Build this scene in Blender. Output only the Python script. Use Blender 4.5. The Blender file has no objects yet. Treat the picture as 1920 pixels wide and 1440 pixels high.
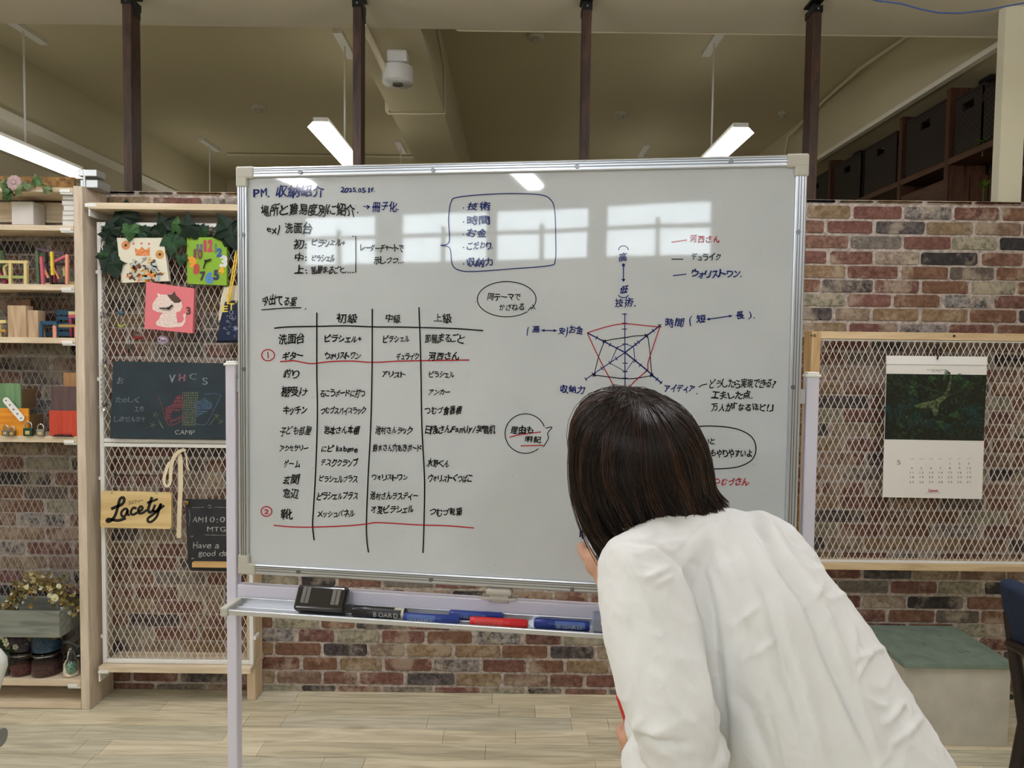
import bpy, bmesh, math, random
import numpy as np
from mathutils import Vector, Matrix, noise
from mathutils.bvhtree import BVHTree
random.seed(7)
D = bpy.data
SC = bpy.context.scene
COL = SC.collection
PI = math.pi
CAMZ = 1.601
PITCH, ROLL, FPX = 0.0457, 0.0124, 1331.0

# ---------------------------------------------------------------- camera, world, exposure
cam = D.cameras.new('camera'); cam.sensor_width = 36; cam.lens = FPX / 1920 * 36
cam.clip_start = .02; cam.clip_end = 60
camo = D.objects.new('camera', cam); COL.objects.link(camo)
camo.matrix_world = Matrix.Translation((0, 0, CAMZ)) @ Matrix.Rotation(PI / 2 - PITCH, 4, 'X') @ Matrix.Rotation(ROLL, 4, 'Z')
SC.camera = camo
w = D.worlds.new('world'); SC.world = w; w.use_nodes = True
bg = w.node_tree.nodes['Background']; bg.inputs[0].default_value = (.86, .93, 1, 1); bg.inputs[1].default_value = 12.5
SC.view_settings.view_transform = 'Standard'; SC.view_settings.look = 'None'
SC.view_settings.gamma = 1; SC.view_settings.exposure = 0.0
SC.view_settings.use_curve_mapping = False
SC.cycles.max_bounces = 7; SC.cycles.diffuse_bounces = 4
SC.cycles.glossy_bounces = 4; SC.cycles.transmission_bounces = 6
LAMP, LAMP_REAR = 37.0, 4.2

# ---------------------------------------------------------------- geometry of the measured view (calibrated on the brick courses)
def ray(u, v):
    a, b = u - 960, v - 720
    c, s = math.cos(ROLL), math.sin(ROLL)
    x, y = c * a + s * b, -s * a + c * b
    d0, d1, d2 = x / FPX, 1.0, -y / FPX
    c, s = math.cos(PITCH), math.sin(PITCH)
    return Vector((d0, c * d1 + s * d2, -s * d1 + c * d2))
def W(u, v, y):
    r = ray(u, v); r = r * (y / r.y); return Vector((r.x, r.y, r.z + CAMZ))
def WZ(u, v, z):
    r = ray(u, v); r = r * ((z - CAMZ) / r.z); return Vector((r.x, r.y, r.z + CAMZ))
def WP(u, v, p0, n):
    r = ray(u, v); o = Vector((0, 0, CAMZ)); k = (p0 - o).dot(n) / r.dot(n); return o + r * k
def toPX(p):
    d = Vector(p) - Vector((0, 0, CAMZ))
    c, s = math.cos(PITCH), math.sin(PITCH)
    y = c * d.y - s * d.z; z = s * d.y + c * d.z
    u, v = FPX * d.x / y, -FPX * z / y
    c, s = math.cos(ROLL), math.sin(ROLL)
    return 960 + c * u - s * v, 720 + s * u + c * v

# ---------------------------------------------------------------- materials
def lin(c):
    c = c / 255.0
    return c / 12.92 if c <= .04045 else ((c + .055) / 1.055) ** 2.4
def C(rgb): return (lin(rgb[0]), lin(rgb[1]), lin(rgb[2]), 1)
def new_mat(name):
    m = D.materials.new(name); m.use_nodes = True
    return m, m.node_tree.nodes, m.node_tree.links, m.node_tree.nodes['Principled BSDF']
_M = {}
def mat(name, rgb, rough=.6, metal=0, coat=0, noise_amt=0, nscale=8, bump=0, bscale=60, emit=0, trans=0, ior=1.45, stretch=None, spec=None, alpha=1):
    if name in _M: return _M[name]
    m, N, L, b = new_mat(name)
    b.inputs['Base Color'].default_value = C(rgb); b.inputs['Roughness'].default_value = rough
    b.inputs['Metallic'].default_value = metal; b.inputs['Coat Weight'].default_value = coat
    b.inputs['Coat Roughness'].default_value = .05; b.inputs['IOR'].default_value = ior
    b.inputs['Transmission Weight'].default_value = trans
    if spec is not None: b.inputs['Specular IOR Level'].default_value = spec
    if emit: b.inputs['Emission Color'].default_value = C(rgb); b.inputs['Emission Strength'].default_value = emit
    if noise_amt or bump:
        tc = N.new('ShaderNodeNewGeometry'); mp = N.new('ShaderNodeMapping'); L.new(tc.outputs['Position'], mp.inputs[0])
        if stretch: mp.inputs['Scale'].default_value = stretch
    if noise_amt:
        n = N.new('ShaderNodeTexNoise'); n.inputs['Scale'].default_value = nscale; n.inputs['Detail'].default_value = 5
        L.new(mp.outputs[0], n.inputs['Vector'])
        r = N.new('ShaderNodeValToRGB'); e = r.color_ramp.elements
        e[0].position = .3; e[1].position = .7
        k = 1 - noise_amt; e[0].color = C([x * k for x in rgb]); e[1].color = C([min(255, x * (1 + noise_amt * .4)) for x in rgb])
        L.new(n.outputs[0], r.inputs[0]); L.new(r.outputs[0], b.inputs['Base Color'])
    if bump:
        n2 = N.new('ShaderNodeTexNoise'); n2.inputs['Scale'].default_value = bscale; n2.inputs['Detail'].default_value = 4
        L.new(mp.outputs[0], n2.inputs['Vector'])
        bp = N.new('ShaderNodeBump'); bp.inputs['Strength'].default_value = bump; bp.inputs['Distance'].default_value = .002
        L.new(n2.outputs[0], bp.inputs['Height']); L.new(bp.outputs[0], b.inputs['Normal'])
    _M[name] = m; return m
def wood(name, c1, c2, axis='z', rough=.65, scale=1.0, knots=True):
    if name in _M: return _M[name]
    m, N, L, b = new_mat(name)
    g = N.new('ShaderNodeNewGeometry'); mp = N.new('ShaderNodeMapping'); L.new(g.outputs['Position'], mp.inputs[0])
    s = {'x': (1.6, 16, 16), 'y': (16, 1.6, 16), 'z': (16, 16, 1.6)}[axis]
    mp.inputs['Scale'].default_value = [k * scale for k in s]
    n = N.new('ShaderNodeTexNoise'); n.inputs['Scale'].default_value = 2.2; n.inputs['Detail'].default_value = 8; n.inputs['Distortion'].default_value = 1.4
    L.new(mp.outputs[0], n.inputs['Vector'])
    r = N.new('ShaderNodeValToRGB'); e = r.color_ramp.elements
    e[0].position = .34; e[1].position = .64; e[0].color = C(c1); e[1].color = C(c2)
    L.new(n.outputs[0], r.inputs[0]); L.new(r.outputs[0], b.inputs['Base Color'])
    b.inputs['Roughness'].default_value = rough
    bp = N.new('ShaderNodeBump'); bp.inputs['Strength'].default_value = .12; bp.inputs['Distance'].default_value = .002
    L.new(n.outputs[0], bp.inputs['Height']); L.new(bp.outputs[0], b.inputs['Normal'])
    _M[name] = m; return m
def glass(name, rgb=(240, 245, 245), rough=.03):
    if name in _M: return _M[name]
    m, N, L, b = new_mat(name)
    b.inputs['Base Color'].default_value = C(rgb); b.inputs['Roughness'].default_value = rough
    b.inputs['Transmission Weight'].default_value = 1; b.inputs['IOR'].default_value = 1.45
    _M[name] = m; return m

# ---------------------------------------------------------------- mesh collector
class MB:
    def __init__(s): s.v = []; s.f = []; s.smooth = []
    def add(s, vs, fs, sm=False):
        o = len(s.v); s.v += [tuple(p) for p in vs]; s.f += [tuple(i + o for i in f) for f in fs]; s.smooth += [sm] * len(fs); return s
    def box(s, c, d, R=None):
        c = Vector(c); x, y, z = d[0] / 2, d[1] / 2, d[2] / 2
        P = [Vector((a, b_, e)) for a in (-x, x) for b_ in (-y, y) for e in (-z, z)]
        if R is not None: P = [R @ p for p in P]
        return s.add([p + c for p in P], [(0, 1, 3, 2), (4, 6, 7, 5), (0, 4, 5, 1), (2, 3, 7, 6), (0, 2, 6, 4), (1, 5, 7, 3)])
    def bb(s, x0, x1, y0, y1, z0, z1): return s.box(((x0 + x1) / 2, (y0 + y1) / 2, (z0 + z1) / 2), (abs(x1 - x0), abs(y1 - y0), abs(z1 - z0)))
    def rbox(s, c, d, r=.003, R=None, seg=2):
        bm = bmesh.new(); bmesh.ops.create_cube(bm, size=1)
        for q in bm.verts: q.co = Vector((q.co.x * d[0], q.co.y * d[1], q.co.z * d[2]))
        bmesh.ops.bevel(bm, geom=bm.edges[:], offset=min(r, min(d) * .48), segments=seg, affect='EDGES', profile=.5)
        bm.verts.ensure_lookup_table()
        P = [q.co.copy() for q in bm.verts]
        if R is not None: P = [R @ p for p in P]
        F = [[q.index for q in f.verts] for f in bm.faces]; bm.free()
        return s.add([p + Vector(c) for p in P], F)
    def beam(s, p0, p1, w, h, up=(0, 0, 1)):
        p0, p1 = Vector(p0), Vector(p1); d = (p1 - p0).normalized(); u = Vector(up)
        if abs(d.dot(u)) > .98: u = Vector((0, 1, 0))
        a = d.cross(u).normalized() * w / 2; b = a.normalized().cross(d).normalized() * h / 2
        P = [p + i * a + j * b for p in (p0, p1) for i, j in ((-1, -1), (1, -1), (1, 1), (-1, 1))]
        return s.add(P, [(3, 2, 1, 0), (4, 5, 6, 7), (0, 1, 5, 4), (1, 2, 6, 5), (2, 3, 7, 6), (3, 0, 4, 7)])
    def tube(s, pts, r, n=8, cap=True, sq=1.0):
        pts = [Vector(p) for p in pts]; m = len(pts)
        if not hasattr(r, '__len__'): r = [r] * m
        V = []; prev = None
        for i, p in enumerate(pts):
            t = (pts[min(i + 1, m - 1)] - pts[max(i - 1, 0)]).normalized()
            if prev is None:
                a = t.cross(Vector((0, 0, 1)));  a = t.cross(Vector((0, 1, 0))) if a.length < .1 else a
            else: a = prev - t * prev.dot(t)
            a.normalize(); prev = a; b = t.cross(a)
            for k in range(n):
                an = 2 * PI * k / n; V.append(p + (a * math.cos(an) + b * math.sin(an) * sq) * r[i])
        F = [(i * n + k, i * n + (k + 1) % n, (i + 1) * n + (k + 1) % n, (i + 1) * n + k) for i in range(m - 1) for k in range(n)]
        s.add(V, F, True)
        if cap: s.add(V[:n], [tuple(range(n))[::-1]]); s.add(V[-n:], [tuple(range(n))])
        return s
    def cyl(s, p0, p1, r, n=16, r2=None): return s.tube([p0, p1], [r, r if r2 is None else r2], n)
    def lathe(s, prof, c=(0, 0, 0), n=20, R=None):
        c = Vector(c); V = []
        for (r, z) in prof:
            for k in range(n):
                a = 2 * PI * k / n; p = Vector((r * math.cos(a), r * math.sin(a), z)); p = R @ p if R is not None else p; V.append(p + c)
        m = len(prof)
        F = [(i * n + k, i * n + (k + 1) % n, (i + 1) * n + (k + 1) % n, (i + 1) * n + k) for i in range(m - 1) for k in range(n)]
        s.add(V, F, True)
        if prof[0][0] > 1e-5: s.add(V[:n], [tuple(range(n))[::-1]])
        if prof[-1][0] > 1e-5: s.add(V[-n:], [tuple(range(n))])
        return s
    def ball(s, c, r, n=10, sc=(1, 1, 1), R=None):
        V = []; c = Vector(c); m = max(4, n // 2)
        for i in range(m + 1):
            th = PI * i / m
            for k in range(n):
                a = 2 * PI * k / n; p = Vector((math.sin(th) * math.cos(a) * sc[0], math.sin(th) * math.sin(a) * sc[1], math.cos(th) * sc[2])) * r
                if R is not None: p = R @ p
                V.append(p + c)
        return s.add(V, [(i * n + k, (i + 1) * n + k, (i + 1) * n + (k + 1) % n, i * n + (k + 1) % n) for i in range(m) for k in range(n)], True)
    def prism(s, poly, n, th):          # poly: list of 3-D points in a plane, extruded by n*th (towards -n)
        n = Vector(n); P = [Vector(p) for p in poly]; k = len(P)
        V = P + [p - n * th for p in P]
        return s.add(V, [tuple(range(k)), tuple(range(2 * k - 1, k - 1, -1))] + [(i, i + k, (i + 1) % k + k, (i + 1) % k) for i in range(k)])
    def build(s, name, m, parent=None, loc=None, kind=None, weld=False):
        me = D.meshes.new(name)
        base = Vector(loc) if loc is not None else Vector((0, 0, 0))
        off = base + (wloc(parent) if parent else Vector((0, 0, 0)))
        me.from_pydata([(a - off.x, b - off.y, c - off.z) for a, b, c in s.v], [], s.f)
        me.polygons.foreach_set('use_smooth', s.smooth)
        me.materials.append(m)
        if weld or True:
            bm = bmesh.new(); bm.from_mesh(me)
            if weld: bmesh.ops.remove_doubles(bm, verts=bm.verts, dist=1e-5)
            if len(s.f) < 60000: bmesh.ops.recalc_face_normals(bm, faces=bm.faces)
            bm.to_mesh(me); bm.free()
        me.update()
        o = D.objects.new(name, me); COL.objects.link(o)
        o.location = base
        if parent: o.parent = parent
        if kind: o['kind'] = kind
        return o
def wloc(o):
    p = Vector((0, 0, 0))
    while o: p += Vector(o.location); o = o.parent
    return p
def thing(name, label, cat, loc=(0, 0, 0), group=None):
    o = D.objects.new(name, None); COL.objects.link(o); o.location = loc; o.empty_display_size = .05
    o['label'] = label; o['category'] = cat
    if group: o['group'] = group
    return o
def tag(o, label, cat, group=None):
    o['label'] = label; o['category'] = cat
    if group: o['group'] = group
    return o
def struct(o): o['kind'] = 'structure'; return o
def dup(root, delta, label=None, rotz=0):
    r = root.copy(); COL.objects.link(r); r.location = Vector(root.location) + Vector(delta); r.rotation_euler = (0, 0, rotz)
    if label: r['label'] = label
    for ch in list(root.children):
        c = ch.copy(); COL.objects.link(c); c.parent = r
        for g in list(ch.children): d = g.copy(); COL.objects.link(d); d.parent = c
    return r

# ---------------------------------------------------------------- flat drawing helpers (ink, print, chalk) in the plane of a real surface
class Plane2:                                   # maps points of the measured view onto a surface plane, lifted by h towards the viewer
    def __init__(s, p0, n, h=.0008): s.p0 = Vector(p0) + Vector(n) * h; s.n = Vector(n).normalized()
    def __call__(s, u, v): return WP(u, v, s.p0, s.n)
_G = {}
_tc = D.curves.new('glyph', 'FONT'); _to = D.objects.new('glyph', _tc); COL.objects.link(_to)
def glyph(ch, bold):
    k = (ch, bold)
    if k not in _G:
        _tc.body = ch; _tc.offset = 0; _tc.resolution_u = 3
        bpy.context.view_layer.update()
        me = D.meshes.new_from_object(_to.evaluated_get(bpy.context.evaluated_depsgraph_get()))
        vs = [(p.co.x, p.co.y, 0) for p in me.vertices]; fs = [tuple(p.vertices) for p in me.polygons]
        D.meshes.remove(me)
        if bold and vs:                     # a broad felt tip: the outline laid down again, shifted
            b_ = bold; n0 = len(vs); V0, F0 = vs, fs; vs, fs = [], []
            for q, (dx, dy) in enumerate(((-b_, -b_), (b_, b_), (b_, -b_), (-b_, b_), (0, -b_ * 1.3), (0, b_ * 1.3), (-b_ * 1.3, 0), (b_ * 1.3, 0))):
                vs += [(x + dx, y + dy, q) for x, y, _ in V0]; fs += [tuple(i + q * n0 for i in f) for f in F0]
        if vs:
            x0 = min(p[0] for p in vs); x1 = max(p[0] for p in vs); y0 = min(p[1] for p in vs); y1 = max(p[1] for p in vs)
        else: x0 = x1 = y0 = y1 = 0
        _G[k] = (vs, fs, x0, x1, y0, y1)
    return _G[k]
SMALL = set('ャュョァィゥェォッゃゅょっ')
NARROW = {'.': .35, ',': .35, '!': .4, ':': .4, '(': .5, ')': .5, '/': .5, 'i': .4, 'l': .4, '1': .6, ' ': .5, '・': .5, '」': .6, '「': .6, "'": .3, '5': .75, '2': .75, '0': .75}
def write(mb, pl, s, u0, u1, v, h, bold=.012, jit=1.0, slope=0.0, fit=True):
    ws = [(.62 if ord(c) < 128 else .98) if c not in NARROW else NARROW[c] for c in s]
    ws = [w_ * .85 if c in SMALL else w_ for w_, c in zip(ws, s)]
    k = (u1 - u0) / sum(ws)
    u = u0
    for c, w_ in zip(s, ws):
        adv = w_ * k
        if c != ' ':
            vs, fs, x0, x1, y0, y1 = glyph(c, bold)
            if vs:
                hh = h
                if ord(c) < 128: cy = .36; 
                else: cy = .37
                sx = adv * .92 / max(.3, (x1 - x0) if w_ >= .6 else (x1 - x0) + .15); sy = hh / .9
                sx = min(sx, sy * 1.5)
                a = random.uniform(-.07, .07) * jit; sh = random.uniform(.0, .16) * jit
                sc = 1 + random.uniform(-.08, .08) * jit; dv = random.uniform(-.05, .05) * h * jit
                cx = (x0 + x1) / 2
                w1, w2 = random.uniform(0, 6), random.uniform(0, 6)
                P = []
                for x, y, lay in vs:
                    X = (x - cx) * sx * sc; Y = (y - cy) * sy * sc
                    X += sh * Y
                    if jit:
                        X += .035 * h * jit * math.sin(Y / h * 5 + w1); Y += .035 * h * jit * math.sin(X / h * 5 + w2)
                    X, Y = X * math.cos(a) - Y * math.sin(a), X * math.sin(a) + Y * math.cos(a)
                    P.append(pl(u + adv / 2 + X, v - Y + dv + slope * (u - u0)) + pl.n * (lay * .00002))
                mb.add(P, fs)
        u += adv
def smooth_pts(pts, k=6, closed=False):
    P = [Vector((p[0], p[1], 0)) for p in pts]; n = len(P); out = []
    if n < 3: return pts
    rng = range(n) if closed else range(n - 1)
    for i in rng:
        p0 = P[(i - 1) % n] if closed or i > 0 else P[i]; p1 = P[i]; p2 = P[(i + 1) % n]; p3 = P[(i + 2) % n] if closed or i + 2 < n else p2
        for j in range(k):
            t = j / k
            q = .5 * ((2 * p1) + (p2 - p0) * t + (2 * p0 - 5 * p1 + 4 * p2 - p3) * t * t + (3 * p1 - p0 - 3 * p2 + p3) * t ** 3)
            out.append((q.x, q.y))
    out.append(tuple(P[0][:2]) if closed else tuple(P[-1][:2]))
    return out
def stroke(mb, pl, pts, w, sm=True, closed=False):
    pts = smooth_pts(pts, 5, closed) if sm else (list(pts) + ([pts[0]] if closed else []))
    n = len(pts); L = []; Rr = []
    for i in range(n):
        a = pts[max(i - 1, 0)]; b = pts[min(i + 1, n - 1)]
        if closed and i in (0, n - 1): a = pts[n - 2]; b = pts[1]
        dx, dy = b[0] - a[0], b[1] - a[1]; l = math.hypot(dx, dy) or 1
        nx, ny = -dy / l * w / 2, dx / l * w / 2
        L.append(pl(pts[i][0] + nx, pts[i][1] + ny)); Rr.append(pl(pts[i][0] - nx, pts[i][1] - ny))
    mb.add(L + Rr, [(i, i + 1, n + i + 1, n + i) for i in range(n - 1)])
def fillpoly(mb, pl, pts): mb.add([pl(*p) for p in pts], [tuple(range(len(pts)))])
def ell(cx, cy, rx, ry, a0=0, a1=360, n=28): return [(cx + rx * math.cos(math.radians(a0 + (a1 - a0) * i / n)), cy + ry * math.sin(math.radians(a0 + (a1 - a0) * i / n))) for i in range(n + 1)]
def disc(mb, pl, cx, cy, r, ry=None, n=16): fillpoly(mb, pl, ell(cx, cy, r, ry or r, 0, 360, n)[:-1])
# ================================================================ THE ROOM
YW = 3.259            # face of the brick partition
WT = 2.308            # its height
PAINT = mat('wall_paint', (212, 203, 176), .85, noise_amt=.03, nscale=1.2)
CEIL = mat('ceiling_paint', (206, 197, 168), .88, noise_amt=.02, nscale=.8)
struct(MB().bb(-4.3, 3.9, -4.2, 9.2, -.1, -.004).build('floor', mat('floor_base', (70, 62, 50), .6)))
FLOOR = D.objects['floor']
struct(MB().bb(-4.3, 3.9, -4.3, 9.2, 3.70, 3.80).build('ceiling', CEIL))
struct(MB().bb(-4.3, -4.2, -4.3, 9.2, 0, 3.70).build('wall_left', PAINT))
struct(MB().bb(3.8, 3.9, -4.3, 9.2, 0, 3.70).build('wall_right', PAINT))
struct(MB().bb(-4.3, 3.9, 9.0, 9.1, 0, 3.70).build('wall_far', PAINT))
# wall with the windows, behind the viewer
wins = [(-4.06, -3.11), (-2.86, -1.83), (-1.78, -.74), (-.60, .47)]
wb = MB(); Z0, Z1 = 2.54, 3.12
wb.bb(-4.3, 3.9, -4.3, -4.2, 0, Z0); wb.bb(-4.3, 3.9, -4.3, -4.2, Z1, 3.70)
xs = [-4.3] + [x for ab in wins for x in ab] + [3.9]
for i in range(0, len(xs), 2): wb.bb(xs[i], xs[i + 1], -4.3, -4.2, Z0, Z1)
struct(wb.build('wall_back', mat('wall_back_paint', (205, 203, 196), .8)))
FRM = mat('window_frame_metal', (150, 152, 150), .5)
for i, (a, b) in enumerate(wins):
    m = MB(); t = .03
    m.bb(a, b, -4.27, -4.21, Z0, Z0 + t); m.bb(a, b, -4.27, -4.21, Z1 - t, Z1)
    m.bb(a, a + t, -4.27, -4.21, Z0, Z1); m.bb(b - t, b, -4.27, -4.21, Z0, Z1)
    m.bb(a, b, -4.27, -4.21, Z0 + .30, Z0 + .34)
    o = struct(m.build('window_%d' % (i + 1), FRM))
    MB().bb(a + t, b - t, -4.245, -4.241, Z0 + t, Z1 - t).build('pane', glass('window_glass'), o)
    mm = MB(); mm.bb((a + b) / 2 - .02, (a + b) / 2 + .02, -4.24, -4.19, Z0, Z0 + .40); mm.build('window_catch', FRM, o)

# beams
SOF = mat('beam_paint', (214, 208, 190), .85)
struct(MB().bb(-4.2, 3.8, 2.75, 3.712, 3.245, 3.70).build('trim_1', SOF))
struct(MB().bb(-.863, -.493, 3.712, 9.0, 3.245, 3.70).build('trim_2', CEIL))
struct(MB().bb(2.56, 3.8, 3.712, 9.0, 3.245, 3.70).build('trim_3', CEIL))
struct(MB().bb(2.53, 2.57, 3.712, 9.0, 3.232, 3.262).build('trim_4', mat('trim_white', (232, 228, 214), .6)))
struct(MB().bb(-4.2, -3.6, 3.712, 9.0, 3.245, 3.70).build('trim_5', CEIL))
struct(MB().bb(-4.2, -3.56, 3.712, 9.0, 3.17, 3.244).build('trim_6', mat('trim_white', (0, 0, 0))))
struct(MB().bb(2.29, 2.40, 3.40, 3.45, 0, 3.245).build('trim_7', mat('column_paint', (214, 210, 186), .8)))
struct(MB().bb(2.38, 2.50, 2.76, 3.40, 3.20, 3.244).build('trim_8', SOF))
# conduits, sensors on the ceiling of the far room
CW = mat('conduit_white', (216, 208, 184), .6)
def conduit(pts, r, label, name='electrical_conduit'):
    return tag(MB().tube(pts, r, 8).build(name, CW), label, 'conduit')
conduit([(2.53, 3.73, 3.675), (2.535, 4.5, 3.665), (2.47, 5.2, 3.66), (2.52, 5.9, 3.68), (2.50, 6.6, 3.6), (2.50, 6.7, 3.3)] , .014, 'thick pale conduit running along the ceiling corner by the rear storage shelves')
conduit([(-.47, 4.1, 3.68), (-.47, 3.82, 3.4), (-.3, 3.735, 3.255), (1.2, 3.735, 3.255), (2.5, 3.735, 3.255)], .011, 'corrugated pale tube running along the top of the cross beam')
p = WZ(826, 60, 3.64)
conduit([(-.48, 3.9, 3.67), (-.48, 4.3, 3.6), (-.48, 4.85, 3.5), (-.485, 4.98, 3.235), (-.66, 4.99, 3.235), (-.87, 4.99, 3.235)], .008, 'thin pale conduit wrapping round the ceiling beam behind the spotlight')
conduit([(-3.1, 7.75, 3.685), (-2.0, 7.75, 3.685), (-.9, 7.75, 3.685)], .014, 'thin conduit crossing the ceiling between the far lamp rods')
tag(MB().rbox((-.88, 4.99, 3.29), (.03, .09, .1), .006).build('junction_box', CW), 'small pale junction box on the side of the ceiling beam', 'junction box')
def sensor(u, v, label, r=.06):
    p = WZ(u, v, 3.70); z = 3.70
    t = thing('smoke_detector', label, 'smoke detector', (p.x, p.y, z))
    MB().lathe([(r, 0), (r, -.012), (r * .92, -.02), (r * .6, -.022)], (p.x, p.y, z), 24).build('base', mat('detector_white', (214, 210, 196), .5), t)
    MB().lathe([(r * .6, -.02), (r * .58, -.04), (r * .4, -.048), (0.0, -.05)], (p.x, p.y, z), 24).build('sensor_dome', mat('detector_grey', (190, 186, 172), .5), t)
sensor(485, 200, 'round smoke detector on the ceiling between the first two timber posts')
sensor(1163, 212, 'round smoke detector on the ceiling beside the third timber post')
sensor(1005, 66, 'round smoke detector tucked behind the cross beam near the corrugated tube', .055)
sensor(1467, 211, 'small round sensor on the ceiling beside the fourth timber post', .035)

# ---- brick face of the partition
MORT = mat('mortar', (178, 166, 156), .9, noise_amt=.25, nscale=60, bump=.5, bscale=90)
wall = struct(MB().bb(-4.2, 3.8, YW, YW + .10, 0, WT).build('wall_front', MORT))
BC = dict(ochre=((140, 108, 72), (168, 140, 104)), red=((124, 70, 58), (150, 98, 84)), wgray=((92, 82, 78), (178, 166, 156)), red2=((112, 60, 48), (150, 100, 82)),
          brown=((122, 78, 52), (150, 104, 76)), dpur=((58, 50, 50), (120, 108, 106)), tanp=((132, 98, 76), (158, 124, 102)), gray=((112, 100, 90), (146, 134, 122)),
          grw=((128, 122, 94), (176, 168, 142)), black=((36, 33, 34), (68, 62, 62)), cream=((150, 116, 100), (188, 172, 148)), redb=((118, 72, 54), (156, 112, 90)),
          gbr=((98, 84, 74), (124, 108, 96)), tan=((138, 114, 90), (162, 138, 112)), tano=((144, 108, 70), (168, 134, 96)), dark=((48, 40, 42), (104, 92, 90)),
          bw=((60, 58, 60), (178, 170, 164)), dred=((98, 50, 46), (150, 104, 88)))
def brick_mat(k):
    nm = 'brick_' + k
    if nm in _M: return _M[nm]
    m, N, L, b = new_mat(nm)
    g = N.new('ShaderNodeNewGeometry')
    n1 = N.new('ShaderNodeTexNoise'); n1.inputs['Scale'].default_value = 38; n1.inputs['Detail'].default_value = 10; n1.inputs['Roughness'].default_value = .78
    n2 = N.new('ShaderNodeTexNoise'); n2.inputs['Scale'].default_value = 7; n2.inputs['Detail'].default_value = 4
    L.new(g.outputs['Position'], n1.inputs['Vector']); L.new(g.outputs['Position'], n2.inputs['Vector'])
    r = N.new('ShaderNodeValToRGB'); e = r.color_ramp.elements
    e[0].position = .40; e[1].position = .60
    
    def tone(c, f): g_ = sum(c) / 3; return [max(0, (x * .80 + g_ * .20) * f) for x in c]
    dk = .92 if k in ('black', 'dark', 'dpur', 'bw') else .80
    e[0].color = C(tone(BC[k][0], dk)); e[1].color = C(tone(BC[k][1], .90))
    L.new(n1.outputs[0], r.inputs[0])
    r2 = N.new('ShaderNodeValToRGB'); e = r2.color_ramp.elements; e[0].position = .56; e[1].position = .66; e[0].color = (0, 0, 0, 1); e[1].color = (.55, .55, .55, 1)
    ad = N.new('ShaderNodeMath'); ad.operation = 'MULTIPLY_ADD'; ad.inputs[1].default_value = .35; L.new(n1.outputs[0], ad.inputs[0])
    mu = N.new('ShaderNodeMath'); mu.operation = 'MULTIPLY'; mu.inputs[1].default_value = .75; L.new(n2.outputs[0], mu.inputs[0]); L.new(mu.outputs[0], ad.inputs[2])
    L.new(ad.outputs[0], r2.inputs[0])
    mx = N.new('ShaderNodeMix'); mx.data_type = 'RGBA'; L.new(r2.outputs[0], mx.inputs[0]); L.new(r.outputs[0], mx.inputs[6]); mx.inputs[7].default_value = C((176, 162, 142))
    L.new(mx.outputs[2], b.inputs['Base Color']); b.inputs['Roughness'].default_value = .85
    bp = N.new('ShaderNodeBump'); bp.inputs['Strength'].default_value = .5; bp.inputs['Distance'].default_value = .002
    L.new(n1.outputs[0], bp.inputs['Height']); L.new(bp.outputs[0], b.inputs['Normal'])
    _M[nm] = m; return m
ROWS = [[(135, 415, 'ochre'), (440, 750, 'red'), (772, 1075, 'wgray'), (1097, 1385, 'red2'), (1413, 1640, 'brown')],
        [(272, 562, 'red'), (590, 905, 'dpur'), (922, 1220, 'ochre'), (1240, 1535, 'tanp'), (1553, 1772, 'redb')],
        [(128, 408, 'redb'), (428, 755, 'gray'), (775, 1080, 'red'), (1095, 1380, 'grw'), (1405, 1630, 'black')],
        [(295, 570, 'red2'), (592, 875, 'cream'), (890, 1258, 'black'), (1292, 1553, 'redb'), (1575, 1796, 'red')],
        [(415, 740, 'red2'), (765, 1070, 'brown'), (1083, 1368, 'gbr'), (1390, 1600, 'brown'), (1622, 1921, 'tano')],
        [(248, 580, 'dark'), (597, 880, 'dred'), (905, 1205, 'brown'), (1233, 1517, 'grw'), (1538, 1758, 'brown')],
        [(118, 398, 'grw'), (418, 700, 'red'), (725, 1020, 'brown'), (1058, 1345, 'bw'), (1385, 1620, 'dred')],
        [(342, 565, 'tan'), (590, 885, 'tano'), (912, 1210, 'tano'), (1228, 1530, 'brown'), (1553, 1844, 'dark')]]
ROW0 = [95, 195, 295, 400, 497, 592, 687, 783]
PS = 1.06 / 1526; RP = .53 / 8
def brick_shape(w_, h_, seed):
    rnd = random.Random(seed); P = []
    c = .010
    xs_ = [(-w_ / 2 + c, -h_ / 2), (-w_ / 6, -h_ / 2), (w_ / 6, -h_ / 2), (w_ / 2 - c, -h_ / 2), (w_ / 2 - .003, -h_ / 2 + .003), (w_ / 2, -h_ / 2 + c), (w_ / 2, h_ / 2 - c), (w_ / 2 - .003, h_ / 2 - .003), (w_ / 2 - c, h_ / 2),
           (w_ / 6, h_ / 2), (-w_ / 6, h_ / 2), (-w_ / 2 + c, h_ / 2), (-w_ / 2 + .003, h_ / 2 - .003), (-w_ / 2, h_ / 2 - c), (-w_ / 2, -h_ / 2 + c), (-w_ / 2 + .003, -h_ / 2 + .003)]
    return [(x + rnd.uniform(-.0016, .0016), z + rnd.uniform(-.0016, .0016)) for x, z in xs_]
def brick_mesh(poly, k, name='brick'):
    mb = MB(); n = len(poly); t = .0045
    inner = [(x * .97, z * .92) for x, z in poly]
    mb.add([(x, 0, z) for x, z in poly] + [(x, -t * .7, z) for x, z in poly] + [(x, -t, z) for x, z in inner],
           [(i, (i + 1) % n, n + (i + 1) % n, n + i) for i in range(n)] + [(n + i, n + (i + 1) % n, 2 * n + (i + 1) % n, 2 * n + i) for i in range(n)] + [tuple(range(2 * n, 3 * n))])
    return mb
slots = []
bh = .0555
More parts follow.
